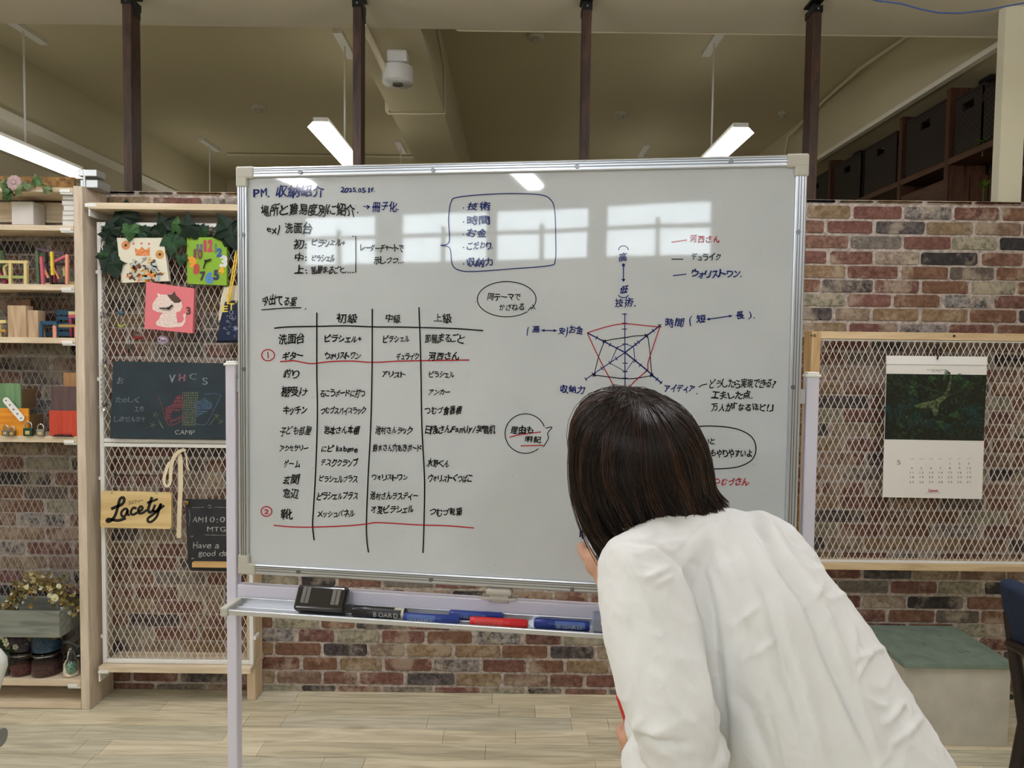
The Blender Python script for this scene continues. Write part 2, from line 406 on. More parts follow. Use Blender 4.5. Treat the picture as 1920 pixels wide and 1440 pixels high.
for per in range(-1, 6):
    for r in range(8):
        zt = CAMZ + .6785 - per * .53 - (ROW0[r] - 95) * (.53 / 790)
        for n_ in range(-5, 3):
            for j, (a, b, k) in enumerate(ROWS[r]):
                x0 = 1.2375 + a * PS + n_ * 1.06; x1 = 1.2375 + b * PS + n_ * 1.06
                if x1 < -4.19 or x0 > 3.79: continue
                z1, z0 = zt, zt - bh
                if z0 > WT - .006 or z1 < .006: continue
                slots.append((x0, x1, max(z0, .001), min(z1, WT - .001), k, r * 5 + j))
def vis(sl):
    x0, x1, z0, z1, k, i = sl
    u, v = toPX(((x0 + x1) / 2, YW, (z0 + z1) / 2))
    if not (-40 < u < 1960): return 9
    if 455 < u < 1500 and 300 < v < 1090: return 8
    if 1180 < u < 1560 and v > 1050: return 7
    if u < 148 and 400 < v: return 4
    if u < 195: return 3
    if 1520 < u and 640 < v < 1050: return 1.5
    if u < 470: return 2
    return 1
slots.sort(key=lambda s: (vis(s), -s[3] + s[2]))
BM = {}; rest = {}
for q, sl in enumerate(slots):
    x0, x1, z0, z1, k, i = sl
    full = abs(z1 - z0 - bh) < 1e-4
    if q < 296:
        key = (i, round(z1 - z0, 3))
        if key not in BM:
            mb = brick_mesh(brick_shape(x1 - x0, z1 - z0, i), k)
            me = D.meshes.new('brick'); me.from_pydata(mb.v, [], mb.f); me.materials.append(brick_mat(k)); me.update(); BM[key] = me
        o = D.objects.new('brick', BM[key]); COL.objects.link(o); o.parent = wall
        o.location = ((x0 + x1) / 2, YW, (z0 + z1) / 2)
    else:
        mb = brick_mesh(brick_shape(x1 - x0, z1 - z0, i), k)
        rest.setdefault(k, MB()).add([(a + (x0 + x1) / 2, b_ + YW, c + (z0 + z1) / 2) for a, b_, c in mb.v], mb.f)
me = D.meshes.new('brick_field'); V = []; F = []; MI = []
for mi, (k, mb) in enumerate(rest.items()):
    o_ = len(V); V += mb.v; F += [tuple(i + o_ for i in f) for f in mb.f]; MI += [mi] * len(mb.f); me.materials.append(brick_mat(k))
me.from_pydata(V, [], F); me.polygons.foreach_set('material_index', MI); me.update()
o = D.objects.new('brick_field', me); COL.objects.link(o); o.parent = wall; o['kind'] = 'stuff'
struct(MB().bb(-4.2, 3.8, YW + .1, YW + .13, 0, WT - .01).build('trim_9', PAINT))

# ---- floor planks (limed wood-look boards, each row with staggered ends)
FP = []
for i, (c1, c2) in enumerate([((188, 178, 148), (224, 215, 186)), ((172, 164, 138), (214, 205, 176)), ((196, 185, 154), (230, 221, 194)), ((176, 171, 148), (212, 206, 182))]):
    FP.append(wood('floor_board_%s' % 'abcd'[i], c1, c2, 'x', .45, .8))
rowh = .1083; near = MB(); cnt = 0; restf = [MB() for _ in FP]
y = YW; r = 0
while y > -4.2:
    y0 = y - rowh; x = -4.2 + random.Random(r).uniform(-.6, 0)
    rr = random.Random(r * 13 + 5)
    while x < 3.8:
        l = rr.choice([.10, .16, .30, .45, .62, .9, .9]); x1 = x + l
        k = rr.randrange(4)
        if x1 > -4.2:
            a, b = max(x, -4.19) + .0008, min(x1, 3.79) - .0008
            if y0 > 2.3 and b > -2.2 and a < 2.3 and cnt < 298:
                o = MB().bb(a, b, y0 + .0011, y - .0011, -.004, 0).build('floor_board', FP[k], FLOOR); cnt += 1
            else: restf[k].bb(a, b, y0 + .0009, y - .0009, -.004, 0)
        x = x1
    y = y0; r += 1
me = D.meshes.new('board_field'); V = []; F = []; MI = []
for mi, mb in enumerate(restf):
    o_ = len(V); V += mb.v; F += [tuple(i + o_ for i in f) for f in mb.f]; MI += [mi] * len(mb.f); me.materials.append(FP[mi])
me.from_pydata(V, [], F); me.polygons.foreach_set('material_index', MI); me.update()
o = D.objects.new('board_field', me); COL.objects.link(o); o.parent = FLOOR; o['kind'] = 'stuff'
struct(MB().bb(-4.2, 3.8, 3.4, 9.0, -.004, .002).build('trim_10', FP[1]))

# ---- timber posts braced between partition and beam
DW = wood('dark_stained_timber', (30, 19, 14), (72, 46, 31), 'z', .55, 1.2)
BK = mat('black_metal', (22, 22, 24), .45, .3)
for i, (x, lb) in enumerate([(-1.80, 'dark stained timber post above the mesh panel hung with ivy'), (-.735, 'dark stained timber post between the centre pendant lamp and the ceiling spotlight'),
                             (.326, 'thin dark timber post between two smoke detectors'), (1.388, 'dark stained timber post beside the wicker basket shelves')]):
    t = thing('timber_post', lb, 'post', (x, 3.345, 0), 'dark timber posts bracing the partition to the beam')
    MB().rbox((x, 3.345 + .045, 1.602), (.04, .086, 3.204), .003).build('post_body', DW, t)
    m = MB(); m.bb(x - .023, x + .023, 3.344, 3.438, 3.18, 3.212); m.bb(x + .019, x + .023, 3.37, 3.43, 3.14, 3.18); m.bb(x - .028, x + .028, 3.338, 3.442, 3.234, 3.244); m.cyl((x, 3.39, 3.18), (x, 3.39, 3.238), .012); m.cyl((x, 3.39, 3.212), (x, 3.39, 3.224), .022, 6)
    m.build('adjuster_bracket', BK, t)
    m = MB(); m.cyl((x, 3.344, 3.195), (x, 3.341, 3.195), .004); m.build('bolt', mat('bright_steel', (200, 200, 200), .25, 1), t)

# ---- pendant lamps
LW = mat('lamp_white', (235, 235, 232), .5)
LEN = mat('lamp_glow', (246, 246, 255), .5, emit=LAMP); LER = mat('lamp_glow_rear', (255, 250, 236), .5, emit=LAMP_REAR)
def pendant(x, y0, y1, label, z=2.92, wd=.08):
    yc = (y0 + y1) / 2
    t = thing('pendant_lamp', label, 'lamp', (x, yc, z), 'linear pendant lamps on white rods')
    hw = wd
    m = MB()
    prof = [(-hw * .55, .02), (hw * .55, .02), (hw * .55, .045), (-hw * .55, .045)]
    m.add([(x + a, yy, z + b) for yy in (y0, y1) for a, b in prof], [(0, 1, 2, 3), (7, 6, 5, 4), (0, 4, 5, 1), (1, 5, 6, 2), (2, 6, 7, 3), (3, 7, 4, 0)])
    m.build('housing', LW, t)
    g = MB(); prof = [(-hw * .6, .02), (-hw, -.012), (-hw * .62, -.04), (hw * .62, -.04), (hw, -.012), (hw * .6, .02)]
    k = len(prof)
    g.add([(x + a, yy, z + b) for yy in (y0 + .004, y1 - .004) for a, b in prof], [tuple(range(k)), tuple(range(2 * k - 1, k - 1, -1))] + [(i, i + k, (i + 1) % k + k, (i + 1) % k) for i in range(k)])
    g.build('diffuser', LER if y0 > 3 else LEN, t)
    for yy in (yc,) if True else ():
        MB().cyl((x, yy, z + .04), (x, yy, 3.67), .007, 8).build('hanging_rod', LW, t)
    MB().box((x, yc, 3.685), (.06, .42, .03)).build('ceiling_mount', LW, t)
pendant(-1.173, 4.34, 5.58, 'lit linear pendant lamp beside the second timber post, shining end showing', 2.95)
pendant(1.321, 4.22, 5.46, 'lit linear pendant lamp between the third and fourth timber posts', 2.91)
pendant(-3.25, 4.2, 5.36, 'lit linear pendant lamp above the wall shelf of crafts', 2.89, .06)
pendant(-3.14, 6.8, 8.0, 'unseen lamp whose rod hangs near the ceiling conduit above the ivy panel')
pendant(-1.173, 6.8, 8.0, 'linear pendant lamp deep in the rear room beside the second timber post')
pendant(1.321, 6.8, 8.0, 'linear pendant lamp deep in the rear room beside the third timber post')
pendant(-2.9, -2.45, -1.25, 'linear pendant lamp of the near room over the window corner', 3.0)
pendant(-.92, -2.45, -1.25, 'linear pendant lamp over the near room reflected in the whiteboard')
pendant(1.3, -2.45, -1.25, 'linear pendant lamp of the near room above the navy chair')
pendant(-3.1, 1.1, 2.3, 'unseen linear pendant lamp added to light the wall and floor, close to the craft shelves')  # added out-of-view lamp row: brightens brick wall and floor more than the blouse
pendant(-1.1, 1.1, 2.3, 'unseen linear pendant lamp added to light the wall and floor, over the whiteboard stand')
pendant(1.3, 1.1, 2.3, 'unseen linear pendant lamp added to light the wall and floor, over the woman in white')
# spotlight on the beam
p = W(746, 142, 4.0)
t = thing('ceiling_spotlight', 'round white spotlight with cable hanging from the ceiling beam', 'spotlight', (p.x, p.y, 3.245))
SW = mat('spot_white', (222, 222, 220), .4)
MB().lathe([(.0, .045), (.08, .045), (.0801, .045), (.084, .042), (.086, .038), (.086, -.035), (.086, -.036), (.083, -.043), (.079, -.045), (.079, -.0451), (.0, -.0455)], (p.x, p.y, p.z), 32).build('housing', SW, t)
MB().rbox((p.x, p.y, (p.z + 3.245) / 2 + .03), (.11, .09, 3.245 - p.z - .06), .012).build('bracket', SW, t)
MB().lathe([(.03, -.046), (.03, -.052), (.022, -.049), (0, -.049)], (p.x, p.y, p.z), 20).build('lens', mat('spot_lens', (120, 122, 122), .15, .6), t)
MB().tube([(p.x - .12, p.y - .35, 3.235), (p.x - .11, p.y - .15, 3.225), (p.x - .07, p.y - .06, 3.14), (p.x - .04, p.y, 3.10)], .017, 10).build('cable_hose', CW, t)
# blue cable under the beam
pts = [W(u, v, 3.0) for u, v in [(1600, -8), (1650, 2), (1690, 7), (1725, 17), (1760, 24), (1800, 25), (1850, 19), (1895, 10), (1940, 2)]]
tag(MB().tube([(a.x, a.y, a.z) for a in pts], .0032, 6).build('hanging_cable', mat('cable_blue', (70, 92, 150), .5)), 'thin blue cable sagging below the beam near the white column', 'cable')

# ---- rear storage unit with wicker baskets (beyond the partition)
RB = wood('red_brown_timber', (48, 26, 16), (84, 48, 28), 'z', .55)
RBX = wood('red_brown_board', (52, 30, 18), (92, 56, 32), 'y', .55)
t = thing('storage_shelving', 'tall red-brown timber shelving holding wicker baskets in the rear room', 'shelving', (2.87, 5.4, 0))
for yy in (4.20, 4.71, 5.76, 6.9):
    MB().bb(2.53, 2.63, yy, yy + .04, 0, 3.165).build('upright', RB, t); MB().bb(2.635, 2.75, yy, yy + .04, 0, 3.165).build('upright', RB, t)
    m = MB(); m.box((2.81, yy + .05, 3.175), (.1, .1, .03)); m.cyl((2.81, yy + .05, 3.165), (2.81, yy + .05, 3.225), .02); m.box((2.81, yy + .05, 3.23), (.11, .11, .025)); m.build('adjuster_foot', BK, t)
    MB().bb(2.77, 2.86, yy, yy + .09, 0, 3.165).build('upright', DW, t)
for a, b in ((3.8, 4.20), (4.24, 4.71), (4.75, 5.76), (5.80, 6.9)):
    MB().bb(2.53, 2.97, a, b, 2.72, 2.755).build('shelf_board', RBX, t)
    MB().bb(2.53, 2.97, a, b, 2.0, 2.03).build('shelf_board', RBX, t)
for k in range(3): MB().bb(2.533, 2.55, 4.245, 4.705, 2.05 + k * .2, 2.245 + k * .2).build('door_board', RBX, t)
MB().rbox((2.523, 4.66, 2.55), (.012, .03, .1), .003).build('hinge', BK, t)
for k in range(4): MB().bb(2.54 + k * .11, 2.645 + k * .11, 4.18, 4.196, 1.6, 2.66).build('end_board', RB, t)
WK = D.materials.new('wicker'); WK.use_nodes = True
N = WK.node_tree.nodes; L = WK.node_tree.links; b = N['Principled BSDF']; g = N.new('ShaderNodeNewGeometry')
ck = N.new('ShaderNodeTexChecker'); ck.inputs['Scale'].default_value = 60; ck.inputs[1].default_value = C((46, 33, 26)); ck.inputs[2].default_value = C((22, 16, 13)); L.new(g.outputs['Position'], ck.inputs[0]); L.new(ck.outputs[0], b.inputs['Base Color'])
bp = N.new('ShaderNodeBump'); bp.inputs['Distance'].default_value = .004; L.new(ck.outputs['Fac'], bp.inputs['Height']); L.new(bp.outputs[0], b.inputs['Normal']); b.inputs['Roughness'].default_value = .7
def basket(y0, y1, label, zb=2.756, h=.34):
    t = thing('wicker_basket', label, 'basket', (2.71, (y0 + y1) / 2, zb), 'dark wicker baskets on the rear shelving')
    m = MB(); yc = (y0 + y1) / 2; th = .012; x0, x1 = 2.545, 2.76; hz0, hz1 = zb + h * .72, zb + h * .86
    m.bb(x0, x1, y0, y1, zb, zb + th); m.bb(x1 - th, x1, y0, y1, zb, zb + h); m.bb(x0, x1, y0, y0 + th, zb, zb + h); m.bb(x0, x1, y1 - th, y1, zb, zb + h)
    m.bb(x0, x0 + th, y0, y1, zb, hz0); m.bb(x0, x0 + th, y0, y1, hz1, zb + h); m.bb(x0, x0 + th, y0, yc - .05, hz0, hz1); m.bb(x0, x0 + th, yc + .05, y1, hz0, hz1)
    m.build('basket_body', WK, t)
    r_ = MB(); 
    for a_, b_ in (((x0, y0), (x0, y1)), ((x0, y1), (x1, y1)), ((x1, y1), (x1, y0)), ((x1, y0), (x0, y0))): r_.cyl((a_[0], a_[1], zb + h), (b_[0], b_[1], zb + h), .008, 6)
    r_.build('rim', WK, t)
basket(3.94, 4.18, 'wicker basket partly behind the white column', h=.33)
basket(4.26, 4.69, 'wicker basket above the brown door, standing between two uprights', h=.36)
basket(4.80, 5.23, 'wicker basket with a bright handle hole in the wide shelf bay', h=.34)
basket(5.29, 5.72, 'wicker basket deep in the wide shelf bay next to a far upright', h=.34)
basket(5.84, 6.28, 'wicker basket in the last shelf bay of the rear room', h=.34)
LEAF2 = mat('light_leaf', (92, 128, 44), .5, noise_amt=.4, nscale=30)
def sprig(u, v, y, n, label, size=.03, drop=.0, hook=(2.33, 3.60)):
    p = W(u, v, y); t = thing('artificial_sprig', label, 'plant', p)
    for k in range(n):
        a = random.uniform(0, 2 * PI); e = random.uniform(-.5, .9); d = Vector((math.cos(a) * math.cos(e), math.sin(a) * math.cos(e), math.sin(e)))
        c = p + d * size * random.uniform(.6, 1.6); sd = d.cross(Vector((0, 0, 1))).normalized() * size * .35; up = Vector((0, 0, size * .12))
        MB().add([c - d * size * .8, c + sd + up, c + d * size, c - sd + up], [(0, 1, 2), (0, 2, 3)]).build('leaf', LEAF2, t)
    MB().tube([p - Vector((0, 0, size * 2.4)), p, p + Vector((.02, .02, size))], .003, 5).build('stem', LEAF2, t)
sprig(1843, 268, 3.92, 14, 'pale green sprig beside the white column on the rear shelving')
sprig(1844, 352, 3.92, 10, 'small green sprig low beside the white column')
# ================================================================ LEFT: SHELVING UNIT WITH CRAFTS
LW1 = wood('limewashed_pine', (186, 170, 148), (212, 198, 178), 'z', .7, .8)
LWX = wood('limewashed_pine_board', (196, 178, 148), (220, 204, 178), 'x', .7, .8)
WH = mat('white_enamel', (226, 226, 222), .4)
ST = mat('zinc_steel', (176, 180, 182), .35, .8)
YF = 3.06
def zv(u, v, y=YF): return W(u, v, y).z
unit = thing('shelving_unit', 'limewashed pine shelving unit with white mesh back, full of small crafts', 'shelving', (-2.3, 3.15, 0))
MB().rbox((-1.863, 3.155, 1.142), (.038, .19, 2.284), .003).build('upright', LW1, unit)
MB().rbox((-2.86, 3.155, 1.142), (.038, .19, 2.284), .003).build('upright', LW1, unit)
SH = {}
for k, (a, b) in dict(A=(351, 360), B=(422, 432), C=(533, 544), D=(633, 644), E=(818, 830), F=(1275, 1287), G=(1318, 1330)).items():
    zt, zb = zv(100, a), zv(100, b)
    SH[k] = zt
    if k == 'G': zb = max(zb, .002)
    MB().rbox((-2.362, 3.155, (zt + zb) / 2), (.956, .185, zt - zb), .002).build('shelf_board', LWX, unit)
    if k != 'G':
        m = MB(); m.rbox((-1.915, 3.058, zb + .005), (.045, .006, .014), .002); m.bb(-1.937, -1.884, 3.06, 3.2, zb - .008, zb - .0005); m.build('shelf_bracket', WH, unit)
MB().bb(-2.84, -1.884, 3.235, 3.247, SH['A'] - .12, SH['A'] - .03).build('back_board', LWX, unit)
def mesh_fill(mb, x0, x1, z0, z1, y, pw=.0288, ph=.0625, t=.0032):
    k = ph / pw
    for s_, dy in ((1, -.0009), (-1, .0009)):
        c0 = (z0 - s_ * k * (x1 if s_ > 0 else x0)); c1 = (z1 - s_ * k * (x0 if s_ > 0 else x1))
        c = math.floor(c0 / ph) * ph
        while c < c1:
            P = []
            for x in (x0, x1):
                z = s_ * k * x + c
                if z0 <= z <= z1: P.append((x, z))
            for z in (z0, z1):
                x = (z - c) / (s_ * k)
                if x0 < x < x1: P.append((x, z))
            if len(P) >= 2:
                P.sort()
                if abs(P[0][0] - P[-1][0]) > .003: mb.beam((P[0][0], y + dy, P[0][1]), (P[-1][0], y + dy, P[-1][1]), .0016, t, (0, 1, 0))
            c += ph
    return mb
MW = mat('mesh_white', (222, 216, 206), .5)
MG = mat('mesh_grey', (166, 160, 156), .5)
mesh_fill(MB(), -2.84, -1.884, SH['F'] + .002, SH['B'] - .02, 3.215, t=.0036).build('wire_mesh', MG, unit, kind='stuff')
m = MB(); m.rbox((-1.832, 3.14, 2.30), (.075, .10, .035), .003); m.rbox((-1.835, 3.12, 2.345), (.08, .07, .03), .003); m.cyl((-1.85, 3.09, 2.285), (-1.85, 3.09, 2.36), .006); m.build('adjuster_bracket', ST, unit)
tag(MB().rbox((-2.4, 3.22, SH['A'] + .04), (.86, .015, .08), .002).build('strand_board', mat('strand_board', (150, 112, 66), .8, noise_amt=.4, nscale=40, bump=.4)), 'brown strand board standing on top of the pine shelving unit', 'board')

def leaf_poly(kind='ivy'):
    if kind == 'ivy': return [(0, 0), (.22, -.16), (.52, -.10), (.44, .18), (.62, .42), (.34, .46), (.20, .70), (0, 1.0), (-.20, .70), (-.34, .46), (-.62, .42), (-.44, .18), (-.52, -.10), (-.22, -.16)]
    return [(0, 0), (.25, .2), (.3, .5), (.15, .8), (0, 1), (-.15, .8), (-.3, .5), (-.25, .2)]
def leaf_mesh(mb, c, ang, size, tilt=.3, roll=0, curl=.25, kind='ivy', wide=1.0):
    P = leaf_poly(kind); c = Vector(c); n = len(P); V = []
    ca, sa = math.cos(ang), math.sin(ang)
    for x, z in [(0, .38)] + P:
        x *= wide
        d = -(curl * (x * x)) * size + (tilt * z) * size * -1 + roll * x * size - .1 * size * math.sin(z * 3)
        V.append(c + Vector(((x * ca - z * sa) * size, -abs(curl) * .2 * size + (-tilt * z + roll * x + curl * abs(x) * 1.3 + .10 * math.sin(x * 17 + z * 9)) * size, (x * sa + z * ca) * size)))
    mb.add(V, [(0, i + 1, (i + 1) % n + 1) for i in range(n)], False)
    return mb
# things on the unit
def fthing(name, label, cat, u0, u1, v0, v1, y, dep, m, group=None, r=.002):
    a = W(u0, v1, y); b = W(u1, v0, y)
    return MB().rbox(((a.x + b.x) / 2, y + dep / 2, (a.z + b.z) / 2), (abs(b.x - a.x), dep, abs(b.z - a.z)), r).build(name, m), a, b
t = thing('artificial_vine', 'leafy artificial vine with a pale pink blossom trailing over the unit top', 'plant', (-2.3, 3.1, SH['A']))
G1 = mat('vine_green', (70, 104, 56), .55, noise_amt=.4, nscale=30); G2 = mat('vine_green_pale', (110, 132, 88), .55, noise_amt=.3, nscale=30)
pts = []
for i, (u, v, s) in enumerate([(3, 342, .06), (12, 352, .05), (28, 357, .06), (20, 365, .045), (50, 344, .055), (62, 338, .06), (70, 343, .05), (88, 350, .045), (92, 357, .04), (14, 372, .04), (42, 352, .04), (5, 360, .05)]):
    p = W(u, v, 3.05 - .01 * (i % 3)); pts.append(p + Vector((0, .02, 0)))
    leaf_mesh(MB(), p, random.uniform(0, 6.28), s * .8, .2, 0, .3).build('leaf', G1 if i % 2 else G2, t)
pts.sort(key=lambda p: p.x); MB().tube(pts, .003, 6).build('vine_stem', G1, t)
c = W(27, 343, 3.03); mb = MB()
for k in range(10): a = k * 2 * PI / 10; mb.ball(c + Vector((math.cos(a) * .02, 0, math.sin(a) * .02)), .014, 6, (1, .5, 1))
mb.ball(c, .012, 6); mb.build('blossom', mat('blossom_pink', (176, 150, 150), .7), t)
# top shelf (below board A, on B)
o, a, b = fthing('gift_box', '', '', 22, 62, 378, 421, 3.15, .08, mat('box_white', (212, 208, 200), .7)); o['label'] = 'plain white cardboard box at the back of the upper shelf'; o['category'] = 'box'
bw = mat('book_cover', (206, 206, 204), .6); bp_ = mat('book_pages', (222, 220, 214), .8)
zb = SH['B']
bn = ['stack of white booklets, the bottom one', 'thick booklet lying second in the white stack', 'thin booklet third in the white stack', 'slightly turned booklet in the middle of the white stack', 'booklet above the turned one in the white stack', 'grey-spined booklet near the top of the white stack', 'white booklet lying on top of the stack under the shelf']
zz = zb
for k in range(7):
    h = [.026, .022, .018, .024, .020, .024, .024][k]
    x0 = -1.95; dx = random.uniform(-.004, .004)
    t = thing('booklet', bn[k], 'book', (x0 + .04 + dx, 3.15, zz), 'white booklets stacked at the shelf end')
    MB().rbox((x0 + .035 + dx, 3.15, zz + h / 2), (.054, .13, h - .006), .001).build('pages', bp_, t)
    m = MB(); m.rbox((x0 + .035 + dx, 3.15, zz + .0018), (.057, .134, .003), .001); m.rbox((x0 + .035 + dx, 3.15, zz + h - .0022), (.057, .134, .003), .001); m.build('cover', bw if k != 5 else mat('book_grey', (120, 120, 130), .6), t)
    zz += h
# shelf C : stick crafts
def stickset(name, label, cat, sticks, loc):
    t = thing(name, label, cat, loc)
    for nm, m_, (u0, v0, y0), (u1, v1, y1), wd in sticks:
        p, q = W(u0, v0, y0), W(u1, v1, y1)
        MB().beam(p, q, wd, wd, (0, 1, 0)).build(nm, m_, t)
    return t
YE = mat('stick_yellow', (208, 192, 132), .7); YB = mat('stick_bright_yellow', (222, 196, 60), .7); PK = mat('stick_pink', (190, 92, 112), .7); SA = mat('stick_salmon', (220, 150, 120), .7)
GN = mat('stick_green', (82, 104, 72), .7); GL = mat('stick_pale_green', (150, 164, 104), .7); PU = mat('stick_purple', (84, 66, 78), .7); DP = mat('stick_dark', (52, 42, 44), .7); BLU = mat('paint_teal_blue', (36, 78, 104), .6)
MG_ = mat('stick_magenta', (150, 52, 84), .7)
bC = 533
stickset('craft_stick_stand', 'pale yellow toy frame made of craft sticks with a green cross bar', 'craft', [
    ('rail', YE, (-8, 491, 3.08), (53, 492, 3.08), .010), ('leg', YE, (20, 494, 3.08), (20, bC, 3.08), .011), ('leg', YE, (49, 493, 3.08), (49, bC, 3.08), .013), ('rail', GL, (-8, 519, 3.085), (50, 520, 3.085), .012),
    ('rail', YE, (-8, 490, 3.16), (53, 491, 3.16), .010), ('leg', YE, (20, 493, 3.16), (20, bC - 3, 3.16), .011), ('leg', YE, (50, 493, 3.16), (50, bC - 3, 3.16), .011), ('rail', YE, (49, 490, 3.08), (50, 490, 3.16), .010), ('rail', YE, (20, 490, 3.08), (20, 490, 3.16), .010)], W(25, bC, 3.1))
stickset('painted_stick_wedge', 'magenta and cream painted sticks leaning inside the yellow toy frame', 'craft', [
    ('stick', MG_, (-6, 503, 3.12), (12, bC - 2, 3.10), .016), ('stick', YE, (8, 501, 3.11), (13, bC - 3, 3.11), .009), ('stick', YE, (8, 501, 3.11), (15, 496, 3.11), .009)], W(5, bC, 3.1))
stickset('green_stick_cone', 'dark green painted stick pyramid behind the yellow toy frame', 'craft', [('stick', GN, (5, 470, 3.19), (-4, bC - 4, 3.19), .014), ('stick', GN, (6, 472, 3.19), (9, bC - 4, 3.19), .010)], W(5, bC, 3.2))
stickset('stick_tower', 'colourful leaning tower of craft sticks in green, pink, yellow and salmon', 'craft', [
    ('stick', GN, (70, 471, 3.10), (73, bC, 3.10), .012), ('stick', PK, (78, 481, 3.075), (81, bC, 3.075), .011), ('stick', YB, (97, 472, 3.07), (99, 516, 3.075), .010), ('stick', SA, (126, 477, 3.075), (126, bC, 3.075), .011),
    ('stick', PK, (101, 491, 3.08), (124, 480, 3.08), .010), ('stick', SA, (76, 491, 3.085), (91, 521, 3.085), .008), ('stick', PU, (68, 466, 3.11), (122, 476, 3.10), .010), ('stick', PU, (86, 473, 3.16), (88, bC - 3, 3.16), .012),
    ('stick', MG_, (102, 494, 3.12), (103, 530, 3.12), .010), ('stick', SA, (100, 502, 3.10), (111, 523, 3.10), .006), ('stick', DP, (96, 516, 3.12), (97, bC - 1, 3.12), .010), ('stick', YE, (120, 496, 3.13), (121, 518, 3.13), .009),
    ('stick', DP, (101, 494, 3.12), (124, 496, 3.12), .012), ('base_slat', YE, (84, 532, 3.12), (95, 532, 3.12), .008), ('base_slat', DP, (97, 532, 3.13), (126, 532, 3.13), .010), ('base_slat', YE, (127, 531, 3.16), (146, 531, 3.16), .012), ('stick', GN, (83, 474, 3.15), (84, 492, 3.15), .011)], W(100, bC, 3.1))
# shelf D
BWd = wood('light_oak', (156, 128, 98), (196, 170, 138), 'z', .6); BWk = wood('walnut_block', (84, 60, 42), (110, 80, 56), 'z', .6)
def block(u0, u1, v0, y, d, m, label, name='wooden_block'):
    o, a, b = fthing(name, '', '', u0, u1, v0, 633, y, d, m, r=.001); tag(o, label, 'block', None); return o
block(15, 48, 573, 3.09, .05, BWd, 'light oak block with a stepped top, tallest at the front'); block(50, 71, 582, 3.10, .05, BWd, 'shorter light oak block standing against the stepped one')
block(13, 41, 568, 3.165, .03, BWk, 'dark brown block hidden behind the oak blocks'); block(42, 57, 562, 3.165, .03, wood('mid_brown', (104, 76, 52), (126, 94, 66), 'z', .6), 'tall mid-brown block behind the oak blocks')
stickset('toy_bench', 'little blue painted bench beside the oak blocks', 'toy furniture', [
    ('seat', BLU, (76, 605, 3.12), (108, 606, 3.12), .016), ('leg', BLU, (78, 607, 3.08), (78, 633, 3.08), .011), ('leg', BLU, (106, 607, 3.08), (106, 633, 3.08), .011), ('leg', BLU, (80, 607, 3.16), (80, 630, 3.16), .010), ('rail', BLU, (78, 626, 3.16), (106, 626, 3.16), .016)], W(90, 633, 3.1))
stickset('toy_chair', 'little blue painted chair with a slatted back at the shelf end', 'toy furniture', [
    ('back_slat', BLU, (108, 585, 3.17), (146, 588, 3.17), .022), ('back_slat', BLU, (108, 596, 3.17), (146, 598, 3.17), .016), ('seat', BLU, (110, 612, 3.16), (146, 612, 3.16), .03), ('leg', BLU, (112, 583, 3.185), (112, 630, 3.185), .012), ('leg', BLU, (144, 585, 3.185), (144, 630, 3.185), .012), ('apron', BLU, (112, 626, 3.16), (146, 626, 3.16), .02)], W(125, 633, 3.15))
stickset('toy_table', 'low salmon legged toy table with an ochre slatted top', 'toy furniture', [
    ('tabletop', mat('stick_ochre', (170, 138, 74), .7), (102, 611, 3.09), (146, 611, 3.09), .012), ('leg', SA, (103, 611, 3.075), (104, 633, 3.075), .013), ('leg', SA, (144, 612, 3.075), (144, 633, 3.075), .013)], W(122, 633, 3.09))
stickset('pink_toy_stool', 'pink and cream toy stool of craft sticks in front of the blue chair', 'toy furniture', [
    ('seat_slat', YE, (130, 587, 3.14), (147, 587, 3.14), .014), ('seat_slat', PK, (130, 593, 3.13), (147, 593, 3.13), .014), ('leg', MG_, (133, 596, 3.13), (134, 631, 3.13), .011), ('leg', MG_, (145, 596, 3.13), (146, 631, 3.13), .011)], W(138, 633, 3.12))
stickset('ochre_stick_block', 'ochre and cream stacked sticks at the very end of the toy shelf', 'craft', [('stick', YE, (-8, 603, 3.10), (13, 603, 3.10), .014), ('stick', mat('stick_ochre', (0, 0, 0)), (-8, 620, 3.1), (12, 620, 3.1), .012), ('leg', YE, (0, 604, 3.1), (0, 633, 3.1), .01)], W(5, 633, 3.1))
# shelf E : coloured boxes
def openbox(u0, u1, v0, v1, y, d, mf, ms, label, name='drawer_box', front_extra=0):
    a, b = W(u0, v1, y), W(u1, v0, y); t = thing(name, label, 'box', ((a.x + b.x) / 2, y + d / 2, a.z), 'painted pine boxes on the fifth shelf')
    MB().bb(a.x, b.x, y, y + .008, a.z, b.z).build('front_panel', mf, t)
    m = MB(); zt = b.z - (b.z - a.z) * .25
    m.bb(b.x - .008, b.x - .001, y + .009, y + d, a.z, zt); m.bb(a.x + .001, a.x + .008, y + .009, y + d, a.z, zt); m.bb(a.x + .008, b.x - .008, y + d - .008, y + d, a.z, zt); m.bb(a.x + .008, b.x - .008, y + .009, y + d - .008, a.z, a.z + .006)
    m.build('box_body', ms, t); return t
KR = mat('box_kraft', (112, 88, 60), .7)
openbox(-45, 53, 766, 818, 3.065, .10, wood('orange_box', (206, 128, 20), (226, 152, 40), 'x', .5), KR, 'orange-yellow painted box under the green box')
openbox(-45, 38, 719, 765.5, 3.07, .10, wood('green_box', (88, 124, 84), (112, 146, 104), 'z', .5), KR, 'green painted box stacked on the orange one')
openbox(93, 144, 770, 818, 3.065, .10, wood('red_box', (176, 56, 36), (200, 72, 48), 'z', .5), KR, 'red painted box under the purple-brown one')
t = openbox(96, 144, 725, 769.5, 3.065, .10, wood('purple_box', (74, 56, 58), (98, 76, 76), 'z', .5), KR, 'purple-brown painted box on the red one')
